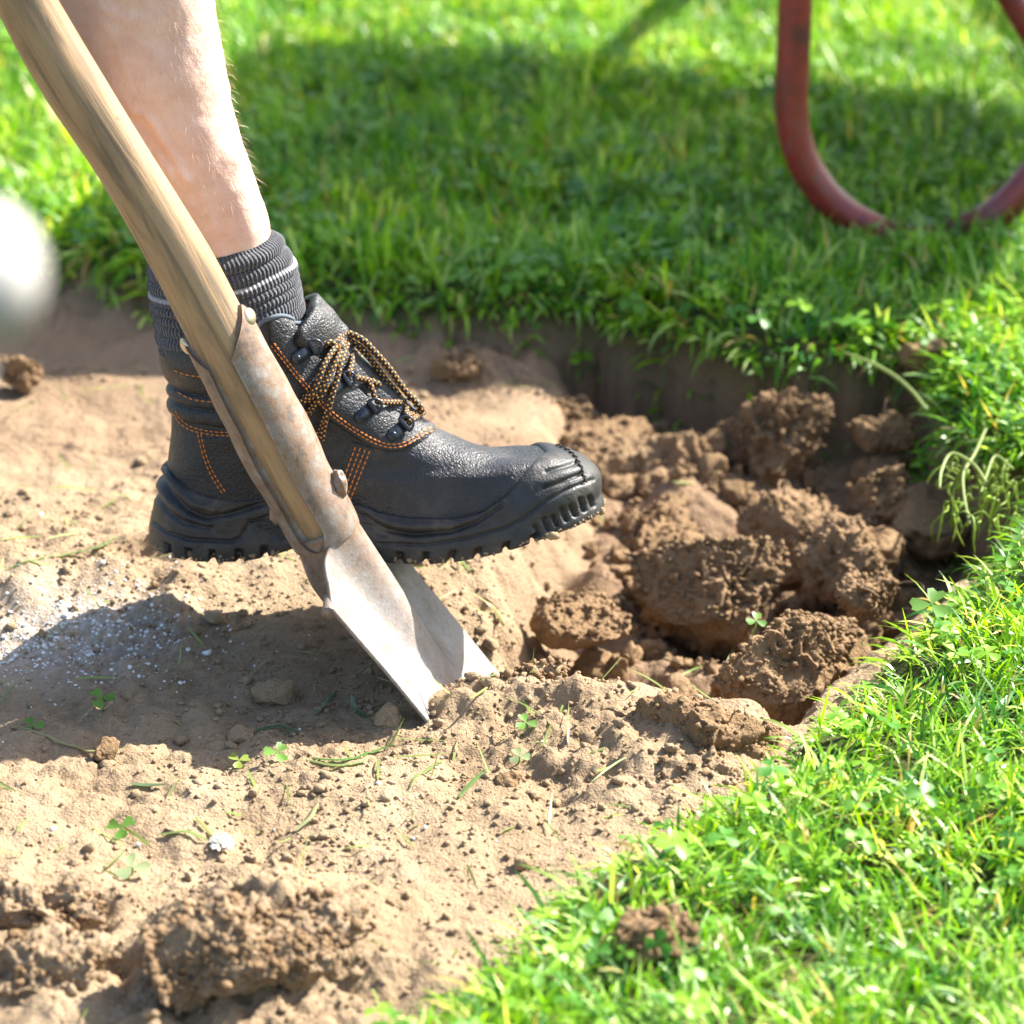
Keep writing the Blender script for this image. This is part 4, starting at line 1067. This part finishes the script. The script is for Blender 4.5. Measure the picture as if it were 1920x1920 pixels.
# ==================================================================== SPADE
wood = M('weathered_wood'); u0 = wood.n('ShaderNodeUVMap').outputs[0]
mp = wood.n('ShaderNodeMapping'); mp.inputs['Scale'].default_value = (6, 7, 1); wood.l(u0, mp.inputs[0])
g1_ = wood.noise(mp.outputs[0], 2.0, 5, .6, .6); mp2 = wood.n('ShaderNodeMapping'); mp2.inputs['Scale'].default_value = (22, 160, 1); wood.l(u0, mp2.inputs[0]); g2_ = wood.noise(mp2.outputs[0], 1.0, 4, .6)
wc = wood.ramp(g1_, [(.30, (.10, .078, .058)), (.42, (.25, .165, .09)), (.55, (.41, .26, .13)), (.65, (.34, .235, .145)), (.75, (.16, .138, .115))])
wc = wood.mix(wood.math('MULTIPLY', g2_, .45), wc, (.24, .165, .095))
sp2 = wood.ramp(wood.noise(wood.coord('Object'), 60, 3), [(.70, (0, 0, 0)), (.74, (1, 1, 1))]); wc = wood.mix(wood.math('MULTIPLY', sp2, .6), wc, (.13, .085, .05))
wood.base(wc); wood.set(Roughness=.5); wood.b.inputs['Specular IOR Level'].default_value = .4
wood.normal(wood.bump(g2_, .0006, .5, wood.bump(g1_, .002, .3)))
steel = M('worn_steel'); op = steel.coord('Object'); ns1 = steel.noise(op, 22, 6, .7, .3); ns2 = steel.noise(op, 240, 4, .7)
mps = steel.n('ShaderNodeMapping'); mps.inputs['Rotation'].default_value = (0, math.radians(37), 0); mps.inputs['Scale'].default_value = (900, 900, 40); steel.l(op, mps.inputs[0]); scr = steel.noise(mps.outputs[0], 1, 3, .6)
bc = steel.ramp(ns1, [(.32, (.10, .080, .062)), (.44, (.20, .19, .175)), (.56, (.275, .275, .275)), (.74, (.34, .345, .35))])
rustf = steel.attr('rust').outputs['Fac']
rc_ = steel.ramp(steel.noise(op, 70, 6, .75), [(.35, (.075, .052, .038)), (.47, (.20, .110, .055)), (.56, (.19, .150, .115)), (.72, (.31, .265, .22))])
rf = steel.math('MULTIPLY', steel.ramp(steel.math('ADD', ns1, steel.math('MULTIPLY', ns2, .35)), [(.42, (0, 0, 0)), (.68, (1, 1, 1))]), rustf)
lines_ = steel.ramp(scr, [(.36, (.45,) * 3), (.56, (1, 1, 1))]); bc = steel.mix(.55, bc, lines_, 'MULTIPLY')
dirt = steel.ramp(steel.math('ADD', steel.noise(op, 46, 6, .75), steel.math('MULTIPLY', ns2, .2)), [(.60, (0, 0, 0)), (.76, (1, 1, 1))]); bc = steel.mix(steel.math('MULTIPLY', dirt, .7), bc, (.20, .145, .09))
bc = steel.mix(rf, bc, rc_); bc = steel.mix(steel.math('MULTIPLY', scr, steel.math('SUBTRACT', .34, steel.math('MULTIPLY', rustf, .26))), bc, (.50, .49, .48)); steel.base(bc)
steel.l(steel.math('SUBTRACT', .40, steel.math('MULTIPLY', rf, .35)), steel.b.inputs['Metallic']); steel.rough(steel.ramp(ns2, [(.3, (.44,) * 3), (.7, (.62,) * 3)]))
steel.normal(steel.bump(scr, .0002, .5, steel.bump(ns2, .0006, .5)))
brass = M('rivet_metal'); brass.b.inputs['Base Color'].default_value = (.55, .47, .34, 1); brass.set(Roughness=.35, Metallic=.8)

spade = empty('spade', at_z(815, 1360, SOIL_Z)); tag(spade, 'old spade with wooden shaft, its steel blade pushed into the bare soil', 'spade')
shaft_px = [(-455, -1010, .0190), (-275, -640, .0188), (-102, -300, .0188), (-24, -140, .0190), (48, 0, .0194), (97, 92, .0197), (144, 170, .0197), (189, 240, .0190), (234, 310, .0186), (292, 405, .0193), (347, 500, .0204), (391, 585, .0208),
            (440, 680, .0204), (498, 790, .0200), (549, 890, .0195), (595, 970, .0185), (614, 1006, .017)]
A = np.array(shaft_px); SH = at_y(A[:, 0], A[:, 1], 0.0); SR = A[:, 2]
Q = catmull(np.c_[SH, SR], 220); SHP, SHR = Q[:, :3], Q[:, 3]
V, F, uv = tube_arr(SHP, SHR, resample=False, sides=48)
mk('shaft', V, F, wood.m, spade, uv=uv)
# T grip above the picture
T0 = SHP[0]; V, F, uv = tube_arr([T0 + [0, -.06, .004], T0 + [0, -.03, .006], T0 + [0, 0, .006], T0 + [0, .03, .006], T0 + [0, .06, .004]], [.014, .0165, .018, .0165, .014], 20, 16); mk('grip', V, F, wood.m, spade, uv=uv)

# socket: forged steel wrapped round the wood, open towards the viewer's side
def shaft_at(py):
    """axis point, radius and tangent where the shaft passes a height"""
    _, yy_ = proj(SHP); o_ = np.argsort(yy_); i_ = np.interp(py, yy_[o_], o_.astype(float))
    P = np.stack([np.interp(i_, np.arange(len(SHP)), SHP[:, k_]) for k_ in range(3)], -1); return P, np.interp(i_, np.arange(len(SHP)), SHR)
ns, na = 130, 90
py_s = np.linspace(590, 1005, ns); axp, axr = shaft_at(py_s)
tg = np.gradient(axp, axis=0); tg /= np.linalg.norm(tg, axis=1, keepdims=True)
ey = np.array([0, -1.0, 0]); ex = np.cross(tg, ey); ex /= np.linalg.norm(ex, axis=1, keepdims=True); ex *= np.sign(ex[:, :1])
f_ = np.linspace(0, 1, ns)
# slot half-angle, closing in a round end
slot = math.radians(23) * np.sqrt(np.clip(1 - np.clip((f_ - .90) / .10, 0, 1) ** 2, 0, 1))
slot_c = math.radians(-12)                      # slot looks a little left of the viewer (towards -x)
u_ = np.linspace(0, 1, na)
ang = slot_c + slot[:, None] + (2 * math.pi - 2 * slot[:, None]) * u_[None]     # 0 = towards viewer, +90 = right
# the two straps end in points at the rivets; the edge dips between them
lobe = .02 + .16 * (1 - np.abs(np.cos(ang[0] - math.radians(-6) - H)) ** 1.2) 
start = np.interp(u_, [0, .16, .22, .30, .5, .70, .78, .84, 1], [.16, .045, .0, .05, .20, .10, .03, .05, .17])
prog = start[None] + (1 - start[None]) * f_[:, None]
P = np.stack([np.interp(prog, f_, axp[:, k_]) for k_ in range(3)], -1); R = np.interp(prog, f_, axr)
exx = np.stack([np.interp(prog, f_, ex[:, k_]) for k_ in range(3)], -1)
sl2 = np.interp(prog, f_, slot)
ang = slot_c + sl2 + (2 * math.pi - 2 * sl2) * u_[None]
thick = np.interp(f_, [0, .1, .5, .8, 1], [.0026, .0036, .0058, .0062, .0068])[:, None]
lump = .0012 * vnoise((P * 55).reshape(-1, 3), 700).reshape(ns, na)
edge = np.minimum(u_, 1 - u_)[None]; roll = .0022 * np.exp(-(edge / .035) ** 2) * 0 + .0
rad = R + .0006 + thick + lump
dirv = ey * np.cos(ang)[..., None] + exx * np.sin(ang)[..., None]
outer = P + dirv * rad[..., None]; inner = P + dirv * (R - .0012)[..., None]
mb = MB()
Vso = np.concatenate([outer.reshape(-1, 3), inner.reshape(-1, 3)]); o2 = ns * na
Fg = grid_faces(na, ns); bd = []
for j in range(ns - 1):
    a = j * na; bd.append((a, a + na, o2 + a + na, o2 + a)); a = j * na + na - 1; bd.append((a + na, a, o2 + a, o2 + a + na))
for i_ in range(na - 1): bd.append((i_ + 1, i_, o2 + i_, o2 + i_ + 1))
mb.add(Vso, [Fg[:, ::-1], Fg + o2, np.array(bd)])
# solid neck from the end of the slot down to the blade
nk = np.array([(604, 985, .0225), (614, 1006, .0228), (630, 1036, .0212), (650, 1068, .0200), (676, 1106, .0160), (712, 1160, .0105), (760, 1230, .0030)])
NKP = at_y(nk[:, 0], nk[:, 1], [0, 0, .0, 0, 0, .0, .0]); NKP = NKP - np.array([.785, -.13, .6]) * np.array([0, 0, .004, .008, .011, .012, .012])[:, None]; V, F, uv = tube_arr(NKP, nk[:, 2], 40, 40); V = V + .0012 * vnoise(V * 60, 710)[:, None] * np.array([.7, -.5, .4]); mb.add(V, F, uv)
# weld lump on the right side
wl_ = at_y(634, 912, -.004); v, f = ico(3); mb.add(wl_ + v * np.array([.006, .006, .011]) * (1 + .25 * vnoise(v * 2.2, 720))[:, None], f)
wl_ = at_y(522, 962, -.004); mb.add(wl_ + v * np.array([.006, .005, .009]) * (1 + .2 * vnoise(v * 2.2, 721))[:, None], f)
LT = at_y(614, 1126, -.078); LB = at_y(813, 1364, -.078); RT = at_y(690, 957, .076); Dv = (LB - LT) / np.linalg.norm(LB - LT)
vall = np.concatenate(mb.V); mb.build('socket', steel.m, spade, attr={'rust': .12 + .83 * sstep(.062, -.03, (vall - (LT + RT) / 2) @ Dv)})
for (rx_, ry_, sgn) in ((467, 594, 1), (349, 649, -1)):
    c = at_y(rx_, ry_, -.004 if sgn > 0 else 0.0); v, f = ico(3); a_, _ = shaft_at(np.array([622.0])); 
    exr = ex[8] * sgn * .88 + ey * .45; exr /= np.linalg.norm(exr); t1 = tg[8]; t2 = np.cross(exr, t1)
    mk('rivet', c + v[:, :1] * exr * .0032 + v[:, 1:2] * t1 * .0062 + v[:, 2:] * t2 * .0062, f, brass.m, spade)

# blade
LT = at_y(614, 1126, -.078); RT = at_y(690, 957, .076)
LB = at_y(813, 1364, -.078)
Dv = LB - LT; Dv /= np.linalg.norm(Dv)
Wv = (RT - LT); wid = np.linalg.norm(Wv); Wv /= wid
Wv = Wv - Dv * (Wv @ Dv); Wv /= np.linalg.norm(Wv)
Nv = np.cross(Wv, Dv); Nv *= np.sign(Nv[0])
BL = .27; nu, nv = 120, 150
uu = np.linspace(-1, 1, nu)[None]; vv = np.linspace(0, 1, nv)[:, None]
Ct = (LT + RT) / 2
rid = np.exp(-(np.abs(uu) / (.27 - .06 * vv)) ** 2.4) * np.clip(1 - vv / .62, 0, 1) ** 1.15
topcurve = .030 * (1 - np.abs(uu)) ** 1.1
taper = 1 - .06 * vv
bow = .004 * (np.abs(uu) ** 2) - .004
prof_h = .026 * rid + bow * 1.0 + .0008 * vnoise(np.stack(np.broadcast_arrays(uu * 3, vv * 5, 0 * uu), -1).reshape(-1, 3), 730).reshape(nv, nu)
Gb = Ct + Wv * (uu * taper * wid / 2)[..., None] + Dv * (vv * BL - topcurve * (1 - vv) ** 4)[..., None] + Nv * prof_h[..., None]
Nb = grid_normals(Gb, False); Nb *= np.sign((Nb @ Nv).mean())
th_b = .0026 * (1 - .5 * vv)
back_ = Gb - Nb * np.broadcast_to(th_b, (nv, nu))[..., None]
Vb = np.concatenate([Gb.reshape(-1, 3), back_.reshape(-1, 3)]); o2 = nu * nv; Fg = grid_faces(nu, nv); bd = []
for j in range(nv - 1):
    a = j * nu; bd.append((a, a + nu, o2 + a + nu, o2 + a)); a = j * nu + nu - 1; bd.append((a + nu, a, o2 + a, o2 + a + nu))
for i_ in range(nu - 1):
    bd.append((i_ + 1, i_, o2 + i_, o2 + i_ + 1)); a = (nv - 1) * nu; bd.append((a + i_, a + i_ + 1, o2 + a + i_ + 1, o2 + a + i_))
rustm = .12 + .83 * sstep(.062, -.03, vv * BL) * np.ones_like(uu) + .45 * np.exp(-((uu + .10) / .20) ** 2) * np.ones_like(vv)
blade = mk('blade', Vb, [Fg, Fg[:, ::-1] + o2, np.array(bd)], steel.m, spade, attr={'rust': np.tile(rustm.ravel().clip(0, 1), 2)})
for sgn in (-1, 1):                                             # rolled treads along the top edge
    q = [Ct + Wv * (sgn * a_ * wid / 2) - Nv * (.004 - .0) + Dv * (.001 - .012 * (1 - a_) ** 1.5) for a_ in ((1.0, .94, .88, .82, .76) if sgn < 0 else (1.0, .8, .6, .4, .28))]
    V, F, uv = tube_arr(q, .0046, 20, 20); V = V - (Nv * .0015 if sgn < 0 else 0); mk('tread', V, F, steel.m, spade, attr={'rust': np.full(len(V), .8)})
# soil stuck in the crease of the blade
v, f = ico(4); c = Ct + Dv * .205 + Nv * .003 + Wv * (-.010)
Pq = v[:, :1] * Dv * .024 + v[:, 1:2] * Wv * .007 + v[:, 2:] * Nv * .004
Pq = Pq * (1 + .5 * vnoise(Pq * 200 + 5, 740))[:, None]; mk('stuck_soil', c + Pq, f, CRUMB, spade)

# ==================================================================== WHEELBARROW
red = M('red_paint'); op = red.coord('Object'); rn = red.noise(op, 30, 5, .65)
rbase = red.ramp(rn, [(.35, (.11, .028, .026)), (.55, (.26, .030, .024)), (.72, (.18, .07, .062))])
chip = red.ramp(red.noise(op, 75, 5, .7), [(.60, (0, 0, 0)), (.66, (1, 1, 1))]); red.base(red.mix(red.math('MULTIPLY', chip, .75), rbase, (.10, .055, .035))); red.set(Roughness=.36); red.normal(red.bump(rn, .001, .3))
tyre_m = M('tyre_rubber'); tyre_m.b.inputs['Base Color'].default_value = (.02, .02, .02, 1); tyre_m.set(Roughness=.8)
YW = .82
leg_px = [(1497, -260), (1494, -120), (1491, 0), (1487, 110), (1484, 190), (1491, 255), (1516, 322), (1566, 380), (1636, 420), (1712, 436), (1785, 428), (1862, 400), (1925, 345), (1972, 270), (1990, 190), (1996, 60), (1998, -120), (2000, -260)]
LP = px_path(leg_px, YW); LP[7:12, 2] -= np.array([.003, .006, .009, .006, .003])
barrow = empty('wheelbarrow', (LP[9][0] + .25, YW, 0)); tag(barrow, 'red wheelbarrow on a bent tube leg standing on the lawn behind the hole', 'wheelbarrow')
LPt = np.vstack([LP[0] + [.02, .17, .035], LP[0] + [.01, .09, .025], LP, LP[-1] + [-.01, .09, .025], LP[-1] + [-.02, .17, .035]])
V, F, uv = tube_arr(LPt, .0158, 140, 20); mk('leg', V, F, red.m, barrow)
V2 = V + np.array([.46, .0, 0]); mk('leg', V2, F, red.m, barrow)
zt_ = LP[0][2]
tx0, tx1, ty0, ty1 = .11, .99, 1.02, 1.70
def tray():
    zb_, zr = zt_ + .03, zt_ + .23
    bx0, bx1, by0, by1 = tx0 + .14, tx1 - .14, ty0 + .12, ty1 - .2
    n = 14; mb = MB()
    def rect(x0, x1, y0, y1, z, r):
        out = []
        for cx, cy, a0 in ((x1 - r, y1 - r, 0), (x0 + r, y1 - r, H), (x0 + r, y0 + r, 2 * H), (x1 - r, y0 + r, 3 * H)):
            for k_ in range(n): a_ = a0 + H * k_ / (n - 1); out.append((cx + r * math.cos(a_), cy + r * math.sin(a_), z))
        return np.array(out)
    rr = [rect(bx0 + .02, bx1 - .02, by0 + .02, by1 - .02, zb_, .05), rect(bx0, bx1, by0, by1, zb_ + .02, .06), rect(tx0, tx1, ty0, ty1, zr, .12), rect(tx0 - .012, tx1 + .012, ty0 - .012, ty1 + .012, zr, .125), rect(tx0 - .012, tx1 + .012, ty0 - .012, ty1 + .012, zr - .012, .125),
          rect(tx0 + .003, tx1 - .003, ty0 + .003, ty1 - .003, zr - .006, .12), rect(bx0 + .004, bx1 - .004, by0 + .004, by1 - .004, zb_ + .024, .06), rect(bx0 + .024, bx1 - .024, by0 + .024, by1 - .024, zb_ + .005, .05)]
    K = len(rr[0]); Vt = np.concatenate(rr); k0 = len(Vt); Vt = np.vstack([Vt, rr[0].mean(0), rr[-1].mean(0)]); i_ = np.arange(K)
    return Vt, [grid_faces(K, len(rr), True), np.stack([np.full(K, k0), (i_ + 1) % K, i_], 1), np.stack([np.full(K, k0 + 1), (len(rr) - 1) * K + i_, (len(rr) - 1) * K + (i_ + 1) % K], 1)]
V, F = tray()
# unseen pan shaped for its shadow: rim corners set sunward of the wanted outline
zr_ = zt_ + .23; off_ = S[:2] / S[2] * zr_
NL, NR, FR, FL = [np.array(q) + off_ for q in ((-.47, .625), (.355, .545), (.55, 1.18), (-.31, 1.50))]
a_ = ((V[:, 0] - tx0) / (tx1 - tx0))[:, None]; b_ = ((V[:, 1] - ty0) / (ty1 - ty0))[:, None]
V = np.c_[(NL * (1 - a_) + NR * a_) * (1 - b_) + (FL * (1 - a_) + FR * a_) * b_, V[:, 2]]
print('tray', NL, NR, FR, FL, zr_)
mk('tray', V, F, red.m, barrow)
for hx in (LP[0][0] + .02, LP[-1][0] + .44):
    V, F, uv = tube_arr([(hx, .93, zt_ + .05), (hx, 1.0, zt_ + .03), (hx, 1.1, zt_ + .015), (hx * .6 + .59 * .4, 1.75, .26), (hx * .35 + .59 * .65, 2.12, .19)], .0155, 50, 16); mk('handle', V, F, red.m, barrow)
wc_ = np.array([.59, 2.06, .19]); a_ = np.linspace(0, 2 * math.pi, 49); V, F, uv = tube_arr([wc_ + [0, .145 * math.cos(q), .145 * math.sin(q)] for q in a_], .045, resample=False, sides=18, cap=False)
wheel = mk('wheel', V, F, tyre_m.m, barrow); V, F, uv = tube_arr([wc_ + [-.06, 0, 0], wc_ + [-.02, 0, 0], wc_ + [.02, 0, 0], wc_ + [.06, 0, 0]], [.02, .105, .105, .02], 24, 28); mk('rim', V, F, red.m, wheel)
P0 = at_y(1862, -60, .98); P1 = at_y(1935, 62, .98); d_ = (P1 - P0); V, F, uv = tube_arr([P0 - d_ * 1.6, P0, P1, P1 + d_ * .5], .013, 20, 14); mk('brace', V, F, red.m, barrow)

# ==================================================================== PALE KNOB AT THE LEFT EDGE
pale = M('pale_wood'); op = pale.coord('Object'); pale.base(pale.ramp(pale.noise(op, 30, 3), [(.3, (.38, .36, .33)), (.7, (.46, .44, .41))])); pale.set(Roughness=.55)
kc = at_y(-54, 511, -1.14)
hoe = empty('garden_tool', (kc[0] - .30, kc[1] - .08, 0)); tag(hoe, 'blurred pale rounded tool handle end poking in at the left edge', 'garden tool')
v, f = ico(5); d_ = 1 + .05 * fbm(v * 1.3, 800, 2)
mk('knob', kc + v * d_[:, None] * np.array([.0180, .0180, .0182]), f, pale.m, hoe)
foot = np.array([kc[0] - .30, kc[1] - .08, -.02])
V, F, uv = tube_arr([kc + (foot - kc) * .03, kc + (foot - kc) * .5, foot], [.0125, .0125, .013], 20, 20); mk('pole', V, F, pale.m, hoe)

# ==================================================================== LOOSE LEAVES, CLIPPINGS, SINGLE CLOVERS
def place(px, py, z=SOIL_Z):
    P = at_z(px, py, z)
    for _ in range(6): P = at_z(px, py, float(zat(P[:1], P[1:2])[0]))
    return P
# scattered cut grass, too much to count
x, y = soil_points(1000, 140); m = len(x)
V, F, rep = blades(x, y, zat(x, y) + .0025, rng.uniform(.010, .045, m), rng.uniform(.0010, .0024, m), rng.uniform(0, 6.28, m), rng.uniform(1.25, 1.6, m), rng.uniform(-.2, .45, m))
c = np.repeat(np.array([.17, .24, .07]) * rng.uniform(.55, 1.7, (m, 1)) + rng.uniform(0, .06, (m, 1)) * np.array([1, .8, .3]), rep, 0)
tag(mk('grass_clippings', V, F, GRASS, col=c), kind='stuff')
def clipping(pts, w, label, col, lift=.0022):
    P = np.array([place(a, b) + [0, 0, lift] for a, b in pts]); Q = catmull(P, 16); Q[:, 2] = np.maximum(Q[:, 2], zat(Q[:, 0], Q[:, 1]) + .0012)
    T = np.gradient(Q, axis=0); Sd = np.cross(T, [0, 0, 1.0]); Sd /= np.linalg.norm(Sd, axis=1, keepdims=True); ww = w * .5 * np.sin(np.linspace(.35, 2.95, 16))[:, None] ** .5
    V = np.concatenate([Q - Sd * ww, Q + [0, 0, w * .18], Q + Sd * ww], 1).reshape(16, 3, 3).reshape(-1, 3)
    o = mk('grass_clipping', V, grid_faces(3, 16), GRASS, col=np.broadcast_to(col, (len(V), 3)), origin=Q[0]); tag(o, label, 'clipping', 'loose cut grass on the soil')
gA, gB, gC, gD = (.10, .20, .05), (.20, .27, .09), (.30, .30, .13), (.07, .15, .06)
clipping([(585, 1428), (640, 1430), (700, 1415), (738, 1400)], .0030, 'long green grass blade curved on the soil below the spade tip', gA)
clipping([(575, 1430), (630, 1440), (690, 1432)], .0026, 'short green grass blade just under the long curved one', gB)
clipping([(245, 1475), (280, 1477), (313, 1476)], .0042, 'stubby grey green grass piece lying level on the pale soil', (.12, .18, .09))
clipping([(860, 1500), (885, 1472), (918, 1444)], .0030, 'slanting green grass blade right of the spade tip foreground', gA)
clipping([(770, 1480), (800, 1450), (832, 1430)], .0026, 'thin green grass sprig below the spade tip', gB)
clipping([(40, 1370), (110, 1395), (160, 1412), (240, 1408)], .0024, 'long straw coloured stem on the soil at the left', gC)
clipping([(300, 1570), (350, 1565), (392, 1582)], .0032, 'yellow green grass blade left of the white clover flower', gB)
clipping([(368, 1538), (388, 1560), (404, 1580)], .0034, 'upright pale grass blade touching the white clover flower', gC)
clipping([(555, 1562), (580, 1540), (596, 1512)], .0030, 'pale stalk lying alone in the middle of the scraped soil', (.30, .33, .18))
clipping([(480, 1375), (520, 1366), (560, 1378)], .0036, 'dark green grass blades in the boot shadow', gD)
clipping([(590, 1345), (615, 1318), (632, 1300)], .0032, 'dark green grass blade standing in the shadow near the blade', gD)
clipping([(660, 1310), (668, 1335), (690, 1350)], .0040, 'dark green leaf blade in the shadow beside the lower blade edge', gD)
clipping([(60, 1055), (120, 1045), (185, 1030), (215, 1010)], .0030, 'pale green grass blade left of the boot heel', gB)
clipping([(10, 1070), (60, 1068), (95, 1062)], .0030, 'yellow green grass piece at the left edge above the white grains', gB)
clipping([(460, 1790), (480, 1825), (503, 1862)], .0034, 'green grass blade standing on the large foreground clod', gA, .006)
clipping([(1245, 893), (1275, 892), (1345, 884)], .0034, 'pale green stem lying across the shaded clods behind the toe', (.16, .24, .12), .012)
clipping([(888, 1118), (920, 1140), (948, 1178)], .0036, 'pale yellow stem on the soil right of the blade', gC)
clipping([(830, 1060), (850, 1048), (884, 1075)], .0036, 'green grass piece under the middle of the boot sole', gB)

def clover(px, py, H_, size, label, z=None, loose=False, col=(.11, .24, .035)):
    b = place(px, py) if z is None else at_z(px, py, z)
    root = empty('clover_plant', b); tag(root, label, 'clover', 'single clover leaves')
    tip = b + np.array([rng.uniform(-.3, .3) * H_, rng.uniform(-.3, .1) * H_, H_])
    V, F, uv = tube_arr([b + [0, 0, -.002], (b + tip) / 2 + [H_ * .12, 0, 0], tip], .0007, 10, 6); mk('stem', V, F, LEAF, root, col=np.broadcast_to((.20, .28, .09), (len(V), 3)))
    up = np.array([rng.uniform(-.2, .3), -.35, 1.0]); up /= np.linalg.norm(up); a0 = rng.uniform(0, 6.28)
    for k_ in range(3):
        a_ = a0 + k_ * 2.094; d = np.array([math.cos(a_), math.sin(a_), 0]); d -= up * (d @ up); d /= np.linalg.norm(d)
        V, F = leaflet(tip, d, up, size, .3); mk('leaflet', V, F, LEAF, root, col=np.broadcast_to(np.array(col) * rng.uniform(.8, 1.25), (len(V), 3)))
clover(1745, 1185, .022, .0150, 'large clover leaf at the near lawn edge right of the long broken slab', z=-.002)
clover(1885, 1100, .040, .0085, 'tall single clover on a long stem at the right edge of the picture', z=0)
clover(1410, 1185, .010, .0080, 'small bright clover sprouting on top of the long broken slab', z=-.03)
clover(190, 1335, .010, .0095, 'small green clover leaf alone on the soil left of the shadow')
clover(520, 1428, .008, .0090, 'folded green clover leaf on the soil left of the long grass blade')
clover(60, 1368, .003, .0080, 'dark green clover leaf lying flat at the left edge')
clover(450, 1436, .005, .0075, 'yellow green clover leaf left of the folded one', col=(.2, .26, .04))
clover(988, 1370, .006, .0080, 'bright green clover leaf among crumbs right of the spade tip')
clover(970, 1432, .006, .0075, 'pale green clover leaf below the spade tip', col=(.22, .30, .14))
clover(245, 1640, .006, .0110, 'pale blurred clover leaf on the foreground soil', col=(.26, .34, .18))
clover(225, 1570, .008, .0100, 'green blurred clover leaf above the pale one on the foreground soil')
clover(1190, 735, .020, .0085, 'small dark clover seedling hanging at the cut back wall', z=-.08, col=(.04, .10, .03))
# stems of turf hanging over the cut edge at the right
def turf_stem(pts, r, label, col, z=.004):
    P = np.array([at_z(a, b, z) + [0, 0, l] for a, b, l in pts]); V, F, uv = tube_arr(P, [r] * (len(P) - 1) + [r * .6], 26, 7)
    tag(mk('turf_stem', V, F, LEAF, origin=P[0], col=np.broadcast_to(col, (len(V), 3))), label, 'stem', 'stems hanging over the turf edge')
turf_stem([(1738, 768, 0), (1706, 738, .004), (1668, 716, .008), (1628, 704, .012), (1582, 690, .014)], .0016, 'thick pale green stem reaching left over the dark cut wall', (.26, .33, .11))
turf_stem([(1850, 800, 0), (1828, 850, .0), (1806, 890, .0), (1808, 920, -.004), (1820, 960, -.01)], .0013, 'long pale stem hanging down in front of the right turf wall', (.30, .36, .13))
turf_stem([(1850, 905, 0), (1820, 880, .006), (1785, 872, .010), (1765, 890, .004), (1762, 912, -.002)], .0013, 'hooked pale green stem curling left out of the right turf', (.30, .38, .12))
turf_stem([(1900, 880, 0), (1868, 868, .006), (1850, 890, .0), (1840, 915, -.004)], .0011, 'arched thin stem just right of the hooked one', (.27, .36, .10))
# dense pale runners below the turf edge, too many to count
tm = MB()
for k_ in range(60):
    a_ = rng.uniform(1775, 1925); b_ = rng.uniform(860, 975); P0 = at_z(a_, b_, rng.uniform(-.012, .004)); d = rng.uniform(2.6, 5.0); o_ = rng.uniform(.004, .016); h_ = rng.uniform(.008, .034)
    pts = [P0 + np.array([math.cos(d) * o_ * t, math.sin(d) * o_ * t, .006 * math.sin(t * 2.2) - h_ * t * t]) + rng.normal(0, .0022, 3) for t in np.linspace(0, 1.1, 5)]
    V, F, uv = tube_arr(pts, [.0008] * 4 + [.0004], 12, 5); k2 = rng.random(); tm.add(V, F, uv, col=np.array([.30, .42, .06]) * (.6 + .7 * k2))
tag(tm.build('turf_runners', LEAF, col=np.concatenate(tm.col)), kind='stuff')
tm = MB()
for k_ in range(110):
    a_ = rng.uniform(560, 1720); b_ = np.interp(a_, [q[0] for q in back_edge], [q[1] for q in back_edge]); P0 = at_z(a_, b_, rng.uniform(-.022, -.004)) + [0, .004, 0]; h_ = rng.uniform(.012, .055)
    pts = [P0 + np.array([.010 * t * rng.normal(), -.008 - .010 * t, -h_ * t]) + rng.normal(0, .002, 3) for t in np.linspace(0, 1, 5)]
    V, F, uv = tube_arr(pts, [.0009] * 3 + [.0006, .0003], 12, 5); tm.add(V, F, uv, col=np.array([.30, .24, .13]) * rng.uniform(.5, 1.2) if rng.random() < .6 else np.array([.16, .26, .05]) * rng.uniform(.6, 1.2))
tag(tm.build('hanging_roots', LEAF, col=np.concatenate(tm.col)), kind='stuff')
# white clover flower
fw = place(415, 1592); fl = empty('clover_flower', fw); tag(fl, 'white clover flower head lying on the pale soil', 'flower')
wp = M('white_petal'); wp.b.inputs['Base Color'].default_value = (.80, .80, .72, 1); wp.set(Roughness=.6)
mbp = MB(); v, f = ico(1)
for k_ in range(46):
    d = rng.normal(0, 1, 3); d[2] = abs(d[2]) * .8 + .05; d /= np.linalg.norm(d); s1 = np.cross(d, [.3, .2, .9]); s1 /= np.linalg.norm(s1); s2 = np.cross(d, s1)
    mbp.add(fw + [0, 0, .002] + d * .0055 + v[:, :1] * d * .0034 + v[:, 1:2] * s1 * .0009 + v[:, 2:] * s2 * .0009, f)
tag(mbp.build('petals', wp.m, fl), kind='stuff')
print('tris', sum(len(p.vertices) - 2 for o in bpy.data.objects if o.type == 'MESH' for p in o.data.polygons) if False else sum(len(o.data.loops) - 2 * len(o.data.polygons) for o in bpy.data.objects if o.type == 'MESH'))
